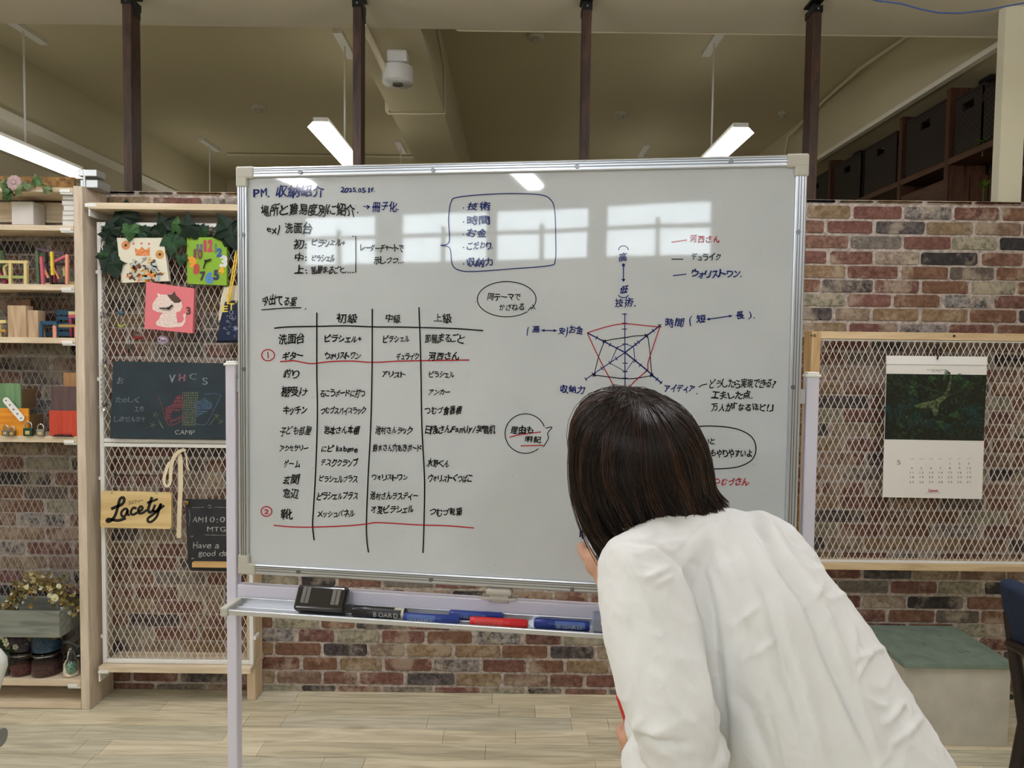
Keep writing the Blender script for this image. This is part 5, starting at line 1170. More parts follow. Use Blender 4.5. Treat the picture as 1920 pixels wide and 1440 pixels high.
# tray
ztr = W(440, 1143, 1.575).z
ztf = ztr
tr = thing('pen_tray', 'aluminium pen tray hooked on the cross rail of the whiteboard stand', 'tray', L3(BWI / 2, -.04, ztf))
m = MB(); brd(m, .006, BWI - .006, -.060, -.001, ztf - .006, ztf - .002, .001); brd(m, .006, BWI - .006, -.065, -.058, ztf - .008, ztf + .004, .002); brd(m, .006, BWI - .006, -.030, -.027, ztf - .004, ztf - .0005, .001); brd(m, .006, BWI - .006, -.006, -.001, ztf - .006, ztf + .012, .001); m.build('tray_channel', AL, tr)
for s0 in (-.010, BWI - .008): m = MB(); brd(m, s0, s0 + .018, -.070, .0, ztf - .012, ztf + .010, .004); m.build('end_cap', CP, tr)
# things on the tray
def on_tray(u): # point on the tray centre line seen at column u
    r = ray(u, 1160); o = Vector((0, 0, CAMZ)); c0 = L3(0, -.045, 0); k = (c0 - o).dot(BN) / r.dot(BN); return (o + r * k - A).dot(BT)
def marker(u0, u1, dd, label, cols, rad=.0085, cap=.33, cap_left=False, txt=None, name='marker_pen', skew=0):
    s0, s1 = on_tray(u0), on_tray(u1); zc = ztf - .002 + rad
    t = thing(name, label, 'marker pen', L3((s0 + s1) / 2, dd, zc - rad), 'marker pens on the pen tray')
    if cap_left: sa, sb = s0 + (s1 - s0) * cap, s0
    else: sa, sb = s1 - (s1 - s0) * cap, s1
    far = s1 if cap_left else s0
    dd = dd * .80
    def P_(s): return L3(s, dd + skew * (s - s0) / (s1 - s0), zc)
    MB().tube([P_(far), P_(far + (sa - far) * .04), P_(sa)], [rad * .85, rad, rad], 20).build('barrel', cols[0], t)
    MB().tube([P_(sa), P_(sb + (sa - sb) * .1), P_(sb)], [rad * 1.06, rad * 1.06, rad * .8], 20).build('cap', cols[1], t)
    MB().box(P_((sa + sb) / 2) + BN * rad * 1.02 + Vector((0, 0, rad * .35)), ((sb - sa if sb > sa else sa - sb) * .8, .002, .003), BR).build('clip', cols[1], t)
    if len(cols) > 2:
        l0, l1 = far + (sa - far) * .12, far + (sa - far) * .88; V = []; F = []; n = 8
        a, b = min(l0, l1), max(l0, l1)
        for i, s in enumerate((a, b)):
            for k in range(n + 1): an = -.5 + 1.5 * k / n; V.append(P_(s) + BN * math.cos(an) * (rad + .0004) + Vector((0, 0, math.sin(an) * (rad + .0004))))
        MB().add(V, [(k, k + 1, n + 2 + k, n + 1 + k) for k in range(n)], True).build('label_strip', cols[2], t)
        if txt:
            m = MB(); p0 = P_(a) + BN * (rad + .0009); tt = random.getstate()
            ws = (b - a) * .86 / len(txt); x = a + (b - a) * .07
            for ch in txt:
                vs, fs, gx0, gx1, gy0, gy1 = glyph(ch, .01)
                if vs: m.add([L3(x + (vx - gx0) * ws * 1.3, 0, 0) * 1.0 - L3(0, 0, 0) + P_(0) * 0 + A + Vector((0, 0, 0)) + (-BN) * dd + BN * (rad + .0008) + Vector((0, 0, zc + (vy - .36) * rad * 1.1)) for vx, vy, _l in vs], fs)
                x += ws
            if m.v: m.build('printed_text', cols[3], t)
    return t
BKP = mat('pen_black', (24, 24, 26), .3); BLP = mat('pen_blue', (26, 52, 132), .35); RDP = mat('pen_red', (198, 34, 40), .35); LBW = mat('label_white', (214, 216, 218), .5); LBB = mat('label_blue', (70, 98, 160), .5); LBR = mat('label_red', (206, 60, 60), .5)
TXB = mat('label_ink', (60, 66, 90), .6)
marker(660, 762, -.052, 'fat black marker pen with white lettering beside the eraser', (BKP, BKP, mat('label_black', (40, 40, 44), .4), LBW), .0125, .3, True, 'BOARD')
e_ = D.objects['marker_pen']; s1 = on_tray(758); MB().tube([L3(s1 - .022, -.0416, ztf - .002 + .0125), L3(s1, -.0416, ztf - .002 + .0125)], .0127, 20).build('clear_band', mat('band_clear', (190, 188, 170), .3), e_)
marker(758, 862, -.062, 'blue marker pen nearest the tray lip with a grey oval label', (BLP, BLP, LBB, LBW), .0095, .34, False, 'wytebord')
marker(838, 940, -.022, 'blue marker pen lying at the back of the tray behind the red one', (BLP, BLP, mat('label_dark_blue', (40, 66, 140), .5), LBW), .0095, .34, False, 'wytebord')
marker(882, 990, -.060, 'red marker pen on the tray lip', (RDP, RDP, LBR, mat('label_pale_red', (228, 130, 126), .5)), .0095, .34, False, 'wytebord')
marker(1001, 1106, -.050, 'blue marker pen with a white barcode label close to the grey eraser', (BLP, BLP, LBB, LBW), .0105, .3, True, 'BOARD')
# magnetic eraser leaning
t = thing('board_eraser', 'glossy black magnetic board eraser leaning against the rail', 'eraser', L3(on_tray(600), -.045, ztf))
s0, s1 = on_tray(553), on_tray(648); tilt = Matrix.Rotation(-.62, 3, 'X'); R_ = BR @ tilt
c = L3((s0 + s1) / 2, -.034, ztf + .029)
EB = mat('eraser_black', (30, 31, 33), .15, coat=.5); MB().rbox(c, (s1 - s0, .026, .058), .008, R_, 4).build('eraser_body', EB, t)
for dx in (-.034, .036): MB().rbox(c + R_ @ Vector((dx, -.0135, .004)), (.019, .002, .036), .0008, R_).build('magnet_plate', mat('magnet_grey', (112, 110, 108), .4, .5), t)
m = MB()
for dx in (-.034, .036): m.box(c + R_ @ Vector((dx, -.0148, .004)), (.001, .001, .034), R_)
m.build('magnet_line', BK, t)
MB().rbox(c + R_ @ Vector((0, .016, 0)), (s1 - s0 - .008, .008, .050), .003, R_).build('felt_pad', mat('felt_dark', (40, 40, 42), .95), t)
t = thing('board_eraser', 'grey block eraser at the tray beside the last blue marker pen', 'eraser', L3(on_tray(1140), -.04, ztf)); s0 = on_tray(1111)
MB().rbox(L3(s0 + .05, -.04, ztf + .02), (.10, .045, .030), .004, BR).build('eraser_handle', mat('eraser_grey', (128, 136, 156), .5), t); MB().rbox(L3(s0 + .05, -.04, ztf + .0015), (.096, .041, .007), .001, BR).build('felt_pad', mat('felt_grey', (96, 98, 104), .95), t)

# ---------------------------------------------------------------- the handwriting
def ink(nm, rgb):
    return mat(nm, rgb, .4, coat=.55, spec=.1)
IK, IBL, IR = ink('ink_black', (5, 5, 7)), ink('ink_blue', (12, 30, 104)), ink('ink_red', (176, 30, 44))
class Ink(MB):                      # every word or line drawn into it becomes a part of its own when built
    def __init__(s): MB.__init__(s); s.items = []
    def build(s, name, m, parent):
        for k, mb in s.items: mb.build(k if name is None else name, m, parent)
        if s.v: MB.build(s, name or 'ink_dot', m, parent)
def T(mb, s, u0, u1, v, h, b=None, j=1.5):
    b = (.024 if h < 15.5 else .015) if b is None else b; q = MB(); write(q, PLB, s, u0, u1, v, h, b, j); mb.items.append(('written_word', q))
def S(mb, pts, w_=1.9, sm=True, closed=False): q = MB(); stroke(q, PLB, pts, w_, sm, closed); mb.items.append(('drawn_line', q))
# heading block
m = Ink(); T(m, 'PM.', 474, 509, 361, 20); T(m, '収納紹介', 517, 608, 358, 21); T(m, '2025.05.19.', 639, 704, 356, 11); T(m, '→', 680, 696, 388, 12); T(m, '冊子化.', 698, 750, 387, 17); m.build(None, IBL, wbt)
m = Ink(); T(m, '場所と難易度別に紹介.', 488, 673, 394, 21); T(m, 'ex)', 499, 527, 429, 17); T(m, '洗面台', 533, 585, 428, 20)
T(m, '初:', 550, 578, 459, 17); T(m, 'ピラシェル+', 584, 648, 455, 14); T(m, '中:', 551, 578, 483, 16); T(m, 'ピラシェル', 584, 628, 484, 13); T(m, '上:', 552, 578, 506, 15); T(m, '部屋まるごと…', 583, 658, 506, 14)
S(m, [(660, 443), (667, 443), (667, 511), (660, 511)], 2, False); T(m, 'レーダーチャートで', 675, 757, 465, 14); T(m, '示しつつ…', 701, 758, 488, 13); m.build(None, IK, wbt)
m = Ink(); S(m, [(846, 378), (858, 370), (905, 365), (960, 363), (1012, 365), (1032, 374), (1040, 395), (1042, 450), (1041, 488), (1030, 498), (960, 504), (890, 509), (862, 507), (848, 496), (843, 465), (826, 460), (842, 454), (841, 410)], 2, True, True)
for s_, v, u1 in (('技術', 387, 921), ('時間', 413, 919), ('お金', 437, 913), ('こだわり.', 461, 927), ('収納力', 492, 925)): T(m, s_, 875, u1, v, 15); disc(m, PLB, 869, v + 3, 1.3)
m.build(None, IBL, wbt)
# table
m = Ink(); T(m, '今出てる案', 491, 557, 564, 19); S(m, [(490, 581), (530, 578), (565, 577)], 2); disc(m, PLB, 573, 579, 1.2)
S(m, [(514, 615.5), (540, 613), (593, 612), (650, 611), (700, 613), (760, 613.5), (850, 616), (906, 620)], 2.6); S(m, [(594, 586), (594, 700), (595, 780), (592, 880), (588, 950), (586, 985), (589, 1013)], 2.6); S(m, [(698, 579), (697.5, 700), (695, 800), (690, 900), (687, 980), (688, 1015), (691, 1036)], 2.6); S(m, [(785.5, 576), (789, 680), (791, 800), (796, 900), (795, 980), (793, 1037)], 2.6)
m.build(None, IK, wbt)
m = Ink()
for s_, a, b, v, h in [('初級', 630, 671, 597, 17), ('中級', 722, 752, 597, 16), ('上級', 812, 847, 597, 16),
    ('洗面台', 522, 572, 636, 18), ('ピラシェル+', 608, 679, 635, 14), ('ピラシェル', 718, 768, 635, 14), ('部屋まるごと', 796, 871, 635, 16),
    ('ギター', 530, 568, 667, 14), ('ウォリストワン', 609, 676, 667, 13), ('デュライク', 743, 786, 669, 13), ('河西さん', 803, 862, 668, 15),
    ('釣り', 531, 562, 701, 17), ('アリスト', 716, 761, 702, 12), ('ピラシェル', 804, 852, 702, 13),
    ('棚受け', 527, 577, 734, 17), ('石こうボードに打つ', 600, 685, 737, 14), ('アンカー', 803, 845, 736, 12),
    ('キッチン', 531, 577, 769, 15), ('つむづスパイスラック', 601, 686, 770, 13), ('つむづ食器棚', 796, 866, 769, 15),
    ('子ども部屋', 525, 584, 808, 17), ('岩本さん本棚', 607, 674, 807, 15), ('池村さんラック', 704, 773, 807, 14), ('日淺さんFamily/学習机', 797, 929, 805, 15),
    ('アクセサリー', 524, 578, 841, 13), ('にピ', 602, 626, 842, 13), ('kabeme', 630, 671, 842, 13), ('鈴木さん穴あきボード', 699, 791, 840, 14),
    ('ゲーム', 531, 563, 870, 14), ('デスククランプ', 601, 672, 868, 14), ('水野くん', 801, 843, 869, 14),
    ('玄関', 530, 561, 899, 17), ('ピラシェルプラス', 598, 671, 898, 13), ('ウォリストワン', 697, 765, 895, 12), ('ウォリストくつばこ', 803, 886, 897, 14),
    ('窓辺', 530, 560, 925, 17), ('ピラシェルプラス', 595, 672, 930, 14), ('池村さんラスティー', 694, 784, 930, 14),
    ('靴', 525, 550, 964, 19), ('メッシュパネル', 595, 665, 963, 13), ('才変ピラシェル', 695, 776, 955, 14), ('つむづ靴箱', 805, 867, 960, 14)]: T(m, s_, a, b, v, h)
m.build(None, IK, wbt)
m = Ink(); S(m, ell(502.5, 666, 12, 10.5), 2); S(m, [(502, 660), (503, 672)], 2, False); S(m, [(525, 678), (540, 677), (553, 676.5), (575, 681), (590, 681.5), (620, 678), (660, 677), (700, 679.5), (750, 677), (820, 676), (880, 675)], 2.3)
S(m, ell(499.5, 959, 10, 9), 2); T(m, '2', 494, 505, 959, 11, .02, .3); S(m, [(513, 985), (540, 987.5), (580, 988.5), (650, 986), (690, 982), (705, 980), (740, 981.5), (790, 984.5), (840, 986), (889, 990)], 2.3); m.build(None, IR, wbt)
# speech bubbles
m = Ink(); S(m, ell(950, 561, 55, 33, 45, 395), 1.8); S(m, [(990, 583), (995, 576), (1004, 580), (998, 571)], 1.8, False); T(m, '同テーマで', 914, 977, 557, 14, .015); T(m, 'かさねる', 935, 984, 576, 13, .015)
S(m, ell(985, 813, 38, 37, 50, 340), 1.8); S(m, [(1023, 803), (1035, 801), (1027, 812), (1028, 822), (1020, 836), (1018, 836)], 1.8); T(m, '理由も', 957, 1001, 806, 14); T(m, '明記', 983, 1016, 824, 12)
S(m, [(1283, 808), (1310, 800), (1340, 799), (1380, 804), (1408, 818), (1417.5, 840), (1410, 862), (1385, 875), (1350, 879), (1310, 878), (1280, 872)], 2.2); T(m, 'ちゃいと', 1302, 1341, 827, 13); T(m, '誰でもやりやすいよ', 1309, 1411, 850, 15)
m.build(None, IK, wbt)
m = Ink(); S(m, [(955, 820), (975, 815), (1014, 810)], 2); S(m, [(976, 836), (1018, 835)], 2, False); S(m, [(1259, 454), (1288, 450)], 2, False); T(m, '河西さん', 1293, 1351, 448, 14); T(m, 'つむづさん', 1338, 1404, 903, 14); S(m, [(1322, 903), (1334, 902)], 2, False); m.build(None, IR, wbt)
m = Ink(); S(m, [(1259, 486), (1281, 486)], 2, False); T(m, 'デュライク', 1296, 1352, 482, 14); S(m, [(1310, 726), (1317, 722), (1326, 720)], 2); T(m, 'どうしたら実現できる?', 1330, 1455, 719, 16); T(m, '工夫した点.', 1334, 1413, 741, 14); T(m, '万人が「なるほど!」', 1333, 1451, 764, 15); m.build(None, IK, wbt)
# radar chart
cx, cy = 1172, 661
m = Ink(); S(m, [(1171.5, 587), (1172, 735)], 1.8, False); S(m, [(cx, cy), (1238, 610)], 2.4, False); S(m, [(cx, cy), (1101, 624)], 2.4, False); S(m, [(cx, cy), (1097, 712)], 1.8, False); S(m, [(cx, cy), (1208, 690), (1241, 719)], 2.6, False)
for (x, y) in ((1171, 589), (1171, 606), (1171, 617), (1172, 633), (1172, 645), (1172, 681), (1172, 697), (1172, 709)): S(m, [(x - 5, y), (x + 5, y)], 1.6, False)
for (ex, ey, ts) in ((1238, 610, (.3, .38, .6, .8)), (1101, 624, (.22, .4, .55, .75)), (1097, 712, (.22, .38, .58, .8, .98)), (1240, 718, (.28, .42, .6, .72, .88, .99))):
    dx, dy = ex - cx, ey - cy; l = math.hypot(dx, dy)
    for k in ts: x, y = cx + dx * k, cy + dy * k; S(m, [(x - dy / l * 4, y + dx / l * 4), (x + dy / l * 4, y - dx / l * 4)], 1.6, False)
S(m, [(1157, 652), (1172, 645), (1188, 650), (1190, 673), (1173, 697), (1144, 681)], 1.5, False, True); m.build(None, IBL, wbt)
m = Ink(); S(m, [(1133, 640), (1150, 636), (1172, 633), (1190, 630), (1212, 629)], 1.8); S(m, [(1215, 632), (1219, 665), (1222, 704)], 1.6); S(m, [(1222, 704), (1195, 709), (1172, 710), (1150, 708), (1114, 703)], 1.8); S(m, [(1114, 703), (1122, 670), (1133, 640)], 1.6)
for x, y in ((1133, 640), (1212, 629), (1222, 704), (1114, 703), (1237, 611)): S(m, [(x - 3, y - 3), (x + 3, y + 3)], 1.8, False); S(m, [(x + 3, y - 3), (x - 3, y + 3)], 1.8, False)
m.build(None, IK, wbt)
m = Ink(); S(m, [(1101, 624), (1140, 612), (1172, 607), (1205, 610), (1237, 613)], 1.9); S(m, [(1237, 613), (1228, 640), (1215, 680), (1213, 694), (1190, 715), (1170, 738)], 1.9); S(m, [(1170, 738), (1155, 730), (1138, 700), (1120, 665), (1101, 624)], 1.9); m.build(None, IR, wbt)
m = Ink(); T(m, '技術.', 1152, 1194, 567, 16); T(m, '低', 1162, 1178, 543, 13); S(m, ell(1169, 553, 9, 5, 180, 0, 8), 1.8); S(m, ell(1169, 469, 9, 8, 180, 360, 8), 1.8); T(m, '高', 1160, 1176, 483, 15); S(m, [(1169, 499), (1169, 526)], 2, False); disc(m, PLB, 1169, 497, 3); fillpoly(m, PLB, [(1165, 523), (1173, 523), (1169, 529)])
def arrow2(a, b):
    S(m, [a, b], 2, False); dx, dy = b[0] - a[0], b[1] - a[1]; l = math.hypot(dx, dy); dx /= l; dy /= l
    for p, s_ in ((a, 1), (b, -1)): fillpoly(m, PLB, [p, (p[0] + s_ * dx * 6 - dy * 3, p[1] + s_ * dy * 6 + dx * 3), (p[0] + s_ * dx * 6 + dy * 3, p[1] + s_ * dy * 6 - dx * 3)])
T(m, '時間', 1246, 1284, 605, 17); T(m, '(', 1291, 1299, 600, 18); T(m, '短', 1306, 1323, 598, 13); arrow2((1325, 599), (1373, 592)); T(m, '長', 1379, 1396, 591, 14); T(m, ').', 1402, 1418, 591, 16)
T(m, '(', 986, 993, 619, 16); T(m, '高', 997, 1013, 618, 14); arrow2((1015, 619.5), (1044, 620)); T(m, '安', 1047, 1060, 620, 13); T(m, ')', 1060, 1067, 620, 16); T(m, 'お金', 1067, 1093, 619, 14)
T(m, '収納力', 1050, 1097, 730, 14); T(m, 'アイディア', 1245, 1303, 728, 14); disc(m, PLB, 1307, 738, 1.2); S(m, [(1262, 517), (1287, 514)], 2, False); T(m, 'ウォリストワン.', 1296, 1393, 513, 15); T(m, '収', 1085, 1106, 1002, 16, .02, .4); m.build(None, IBL, wbt)
# faint marks and specks
m = MB(); rd = random.Random(5)
for k in range(90): u, v = rd.uniform(480, 1470), rd.uniform(335, 1060); disc(m, PLB, u, v, rd.uniform(.4, .9), None, 6)
m.build('ink_speck', mat('speck_grey', (110, 114, 116), .6, coat=.9), wbt, kind='stuff')
D.objects.remove(_to)
# ================================================================ THE PERSON
SKIN = mat('skin', (206, 160, 134), .5, noise_amt=.06, nscale=40); 
_b = SKIN.node_tree.nodes['Principled BSDF']; _b.inputs['Subsurface Weight'].default_value = .12; _b.inputs['Subsurface Radius'].default_value = (.01, .004, .002)
CLOTH = mat('white_cotton', (226, 228, 228), .85, bump=.25, bscale=900); CLOTH.node_tree.nodes['Principled BSDF'].inputs['Sheen Weight'].default_value = .15
PBASE = Vector((.60, 1.0, 0))
person = thing('person', 'woman seen from behind in a loose white blouse bending to write on the whiteboard', 'person', PBASE)
def V3(x, y, z): return Vector((x, y, z))
def remeshed(name, mb, voxel, m, parent, smooth=6, disp=None, fac=.5, dec=None):
    me = D.meshes.new(name); me.from_pydata(mb.v, [], mb.f)
    o = D.objects.new(name, me); COL.objects.link(o)
    md = o.modifiers.new('r', 'REMESH'); md.mode = 'VOXEL'; md.voxel_size = voxel
    if smooth: ms_ = o.modifiers.new('s', 'SMOOTH'); ms_.factor = fac; ms_.iterations = smooth
    bpy.context.view_layer.update(); dg = bpy.context.evaluated_depsgraph_get()
    m2 = D.meshes.new_from_object(o.evaluated_get(dg)); o.modifiers.clear(); o.data = m2; D.meshes.remove(me); m2.name = name
    m2.materials.clear(); m2.materials.append(m)
    if disp:
        nv = len(m2.vertices); nr = [v.normal.copy() for v in m2.vertices]; co = [v.co.copy() for v in m2.vertices]
        d = np.array([disp(co[i], nr[i]) for i in range(nv)])
        out = np.array([tuple(c) for c in co]) + np.array([tuple(n) for n in nr]) * d[:, None]
        m2.vertices.foreach_set('co', out.astype(np.float32).ravel())
    off = wloc(parent); n = len(m2.vertices); a = np.empty(n * 3, np.float32); m2.vertices.foreach_get('co', a); a = a.reshape(-1, 3) - np.array(tuple(off), np.float32); m2.vertices.foreach_set('co', a.ravel())
    m2.polygons.foreach_set('use_smooth', [True] * len(m2.polygons)); m2.update()
    o.parent = parent
    return o
HC = W(1198, 852, 1.17)                                  # centre of the head
pel = W(1605, 1570, 1.0); sL = W(1200, 1075, 1.02); sR = W(1432, 1055, 1.20); nk = W(1285, 985, 1.14); chest = W(1390, 1150, 1.10); waist = W(1520, 1370, 1.03)
eR = W(1240, 1300, 1.33); wR = W(1129, 1074, 1.42); eL = W(1278, 1388, .93); wL = W(1206, 1372, 1.10)
TIP = WP(1097, 1004, L3(0, .0025, 0), BN); PEN_END = W(1128, 1046, 1.405)
body = MB()
def chain(mb, pts, rs, n=12, k=5):
    pts = [Vector(p) for p in pts]; P = []; R = []
    m = len(pts)
    for i in range(m - 1):
        for j in range(k):
            t = j / k; p0 = pts[max(i - 1, 0)]; p1 = pts[i]; p2 = pts[i + 1]; p3 = pts[min(i + 2, m - 1)]
            P.append(.5 * ((2 * p1) + (p2 - p0) * t + (2 * p0 - 5 * p1 + 4 * p2 - p3) * t * t + (3 * p1 - p0 - 3 * p2 + p3) * t ** 3)); R.append(rs[i] * (1 - t) + rs[i + 1] * t)
    P.append(pts[-1]); R.append(rs[-1])
    mb.tube(P, R, n); mb.ball(P[0], R[0], n); mb.ball(P[-1], R[-1], n)
chain(body, [pel, waist, chest, nk], [.115, .11, .12, .055], 20)
chain(body, [nk, W(1250, 930, 1.15), HC + V3(.01, .0, -.06)], [.05, .047, .05], 14)
chain(body, [sL, sR], [.05, .05], 12)
chain(body, [sL, sL.lerp(eL, .5), eL, eL.lerp(wL, .5), wL], [.048, .042, .034, .030, .023], 14)
chain(body, [sR, sR.lerp(eR, .5), eR, eR.lerp(wR, .45), wR], [.048, .042, .034, .030, .0205], 14)
# head: skull, jaw, nose, ears, brow
fd = V3(-.22, .9, -.38).normalized(); sd = fd.cross(V3(0, 0, 1)).normalized(); upv = sd.cross(fd).normalized()
body.ball(HC + V3(0, -.005, .0), .092, 24, (.90, 1.02, 1.05))
body.ball(HC + fd * .035 - upv * .055, .062, 18, (.9, .9, 1.0)); body.ball(HC + fd * .055 - upv * .088, .030, 12)
body.tube([HC + fd * .093 + upv * .0, HC + fd * .112 - upv * .034], [.007, .012], 8); body.ball(HC + fd * .110 - upv * .036, .0125, 8)
body.ball(HC + fd * .088 - upv * .062, .013, 10, (1.5, .8, .8))
for s_ in (-1, 1): body.ball(HC + sd * s_ * .086 - fd * .005 - upv * .022, .024, 10, (.35, .65, 1.1)); body.ball(HC + fd * .082 + sd * s_ * .032 + upv * .014, .016, 8, (1.2, .6, .5))
# writing hand: palm, four bent fingers and thumb closed on the pen
pd = (PEN_END - TIP).normalized(); G = TIP + pd * .034
kn = W(1117, 1040, 1.452); palm = (wR + kn) / 2
ha = (kn - wR).normalized(); hs = ha.cross(pd).normalized(); hn = hs.cross(ha)
body.ball(palm, .030, 12, (1, 1, 1)); chain(body, [wR, palm, kn], [.021, .026, .020], 12)
for i, (o_, l1, tipo) in enumerate([(-.012, .0, G + hs * -.004 + V3(-.006, 0, -.004)), (.004, .0, G + pd * .012 + V3(-.004, 0, -.012)), (.018, 0, G + pd * .022 + V3(.0, -.002, -.022)), (.03, 0, G + pd * .032 + V3(.004, -.006, -.032))]):
    k0 = kn + hs * (-.024 + .016 * i) ; mid = (k0 + tipo) / 2 + V3(-.009 + .003 * i, .004, .006 - .006 * i)
    chain(body, [palm + (k0 - palm) * .6, k0, mid, tipo], [.010, .0095, .0082, .0068], 8, 4)
th0 = palm + V3(.016, -.006, .004); chain(body, [palm, th0 + V3(.004, .004, .012), G + V3(.012, -.012, .006), G + V3(.006, -.002, .004)], [.014, .0115, .0095, .008], 8, 4)
# resting hand gripping the red marker
hc = W(1196, 1396, 1.16); m0, m1 = W(1164, 1300, 1.12), W(1196, 1406, 1.15); md_ = (m1 - m0).normalized()
chain(body, [wL, (wL + hc) / 2, hc], [.022, .026, .028], 12); body.ball(hc, .032, 12, (1, 1, 1.1))
side = V3(0, 1, 0).cross(md_).normalized()
for i in range(4):
    k0 = hc + V3(-.006, .020, .024 - .018 * i); q = m0.lerp(m1, .72 + .11 * i)
    chain(body, [hc + (k0 - hc) * .5, k0, q + V3(-.020, .012, 0), q + V3(-.014, -.010, -.002), q + V3(.004, -.013, -.003)], [.0105, .0098, .0088, .0080, .0068], 8, 3)
chain(body, [hc + V3(.006, .0, .012), hc + V3(-.004, -.012, .034), m0.lerp(m1, .58) + V3(-.004, -.011, .0)], [.013, .011, .0085], 8, 4)
# legs
hipL, hipR = pel + V3(-.085, 0, -.02), pel + V3(.085, .01, -.02)
kL, kR = V3(.49, .99, .49), V3(.69, 1.03, .49); aL, aR = V3(.48, .93, .085), V3(.72, .98, .085)
chain(body, [pel, hipL, kL, aL], [.12, .085, .052, .034], 14); chain(body, [pel, hipR, kR, aR], [.12, .085, .052, .034], 14)
for a in (aL, aR): chain(body, [a + V3(0, -.03, -.03), a + V3(0, .06, -.045), a + V3(0, .15, -.055)], [.034, .034, .026], 10)
bo = remeshed('body', body, .0042, SKIN, person, 3)
# eyes, mouth
EW = mat('eye_white', (236, 234, 230), .2); ED = mat('eye_dark', (30, 20, 16), .15)
for s_ in (-1, 1):
    e_ = MB().ball(HC + fd * .089 + sd * s_ * .032 + upv * .0, .0115, 12).build('eye', EW, bo)
    MB().ball(HC + fd * .0955 + sd * s_ * .032 + upv * -.001, .0062, 10).build('iris', ED, person)
    MB().tube([HC + fd * .096 + sd * s_ * .018 + upv * .022, HC + fd * .097 + sd * s_ * .034 + upv * .027, HC + fd * .088 + sd * s_ * .05 + upv * .021], [.002, .003, .0015], 6).build('eyebrow', mat('brow', (40, 28, 22), .8), bo)
MB().tube([HC + fd * .094 - sd * .024 - upv * .061, HC + fd * .103 - upv * .059, HC + fd * .094 + sd * .024 - upv * .061], [.002, .0052, .002], 8).build('lips', mat('lip', (176, 96, 90), .4), bo)
# trousers and shoes (below the picture)
tm = MB(); chain(tm, [pel + V3(0, 0, -.01), hipL, kL, aL + V3(0, 0, .05)], [.115, .095, .08, .075], 16); chain(tm, [pel + V3(0, 0, -.01), hipR, kR, aR + V3(0, 0, .05)], [.115, .095, .08, .075], 16)
remeshed('trousers', tm, .008, mat('trouser_navy', (44, 48, 60), .9), person, 4)
for a in (aL, aR):
    m = MB(); m.tube([a + V3(0, -.055, -.035), a + V3(0, .0, -.035), a + V3(0, .09, -.045), a + V3(0, .16, -.055), a + V3(0, .195, -.062)], [.036, .043, .044, .036, .020], 14); m.rbox(a + V3(0, .065, -.073), (.086, .26, .022), .008); m.build('shoe', mat('shoe_white', (220, 218, 212), .6), person)

# ---- blouse
bl = MB()
def blob(u, v, y, r, sc=(1, 1, 1)): bl.ball(W(u, v, y), r, 18, sc)
chain(bl, [W(1288, 1005, 1.13), W(1335, 1072, 1.11), W(1400, 1165, 1.08), W(1466, 1266, 1.05), W(1524, 1366, 1.02), W(1585, 1482, 1.0), W(1640, 1600, 1.0)], [.070, .122, .142, .147, .144, .149, .165], 28)
chain(bl, [W(1288, 985, 1.14), W(1270, 968, 1.145)], [.062, .055], 18)
chain(bl, [W(1200, 1074, 1.03), W(1300, 1036, 1.10), W(1430, 1046, 1.15)], [.060, .075, .068], 18)
blob(1432, 1050, 1.12, .070); blob(1462, 1072, 1.10, .062)
# left sleeve
chain(bl, [W(1197, 1072, 1.02), W(1212, 1130, 1.00), W(1228, 1200, .98), W(1246, 1270, .955), W(1266, 1335, .935), W(1278, 1385, .93)], [.0605, .0665, .070, .0685, .066, .058], 22)
chain(bl, [W(1278, 1388, .93), W(1245, 1382, 1.0), W(1222, 1364, 1.07)], [.056, .050, .043], 16)
chain(bl, [W(1290, 1400, .93), W(1250, 1448, .95), W(1232, 1470, .97)], [.056, .055, .045], 16)
blob(1215, 1430, .97, .036, (1, 1, 1.2))
# right sleeve (rolled above the elbow)
chain(bl, [sR, sR.lerp(eR, .45), sR.lerp(eR, .85)], [.062, .058, .052], 16)
def seg_d(px, py, pl_):
    best = 1e9; sg = 0; tt = 0
    for i in range(len(pl_) - 1):
        ax, ay = pl_[i]; bx, by = pl_[i + 1]; dx, dy = bx - ax, by - ay; t = ((px - ax) * dx + (py - ay) * dy) / (dx * dx + dy * dy); t = 0 if t < 0 else 1 if t > 1 else t
        qx, qy = px - ax - dx * t, py - ay - dy * t; d = qx * qx + qy * qy
        if d < best: best = d; sg = 1 if dx * qy - dy * qx > 0 else -1; tt = (i + t) / (len(pl_) - 1)
    return math.sqrt(best), sg, tt
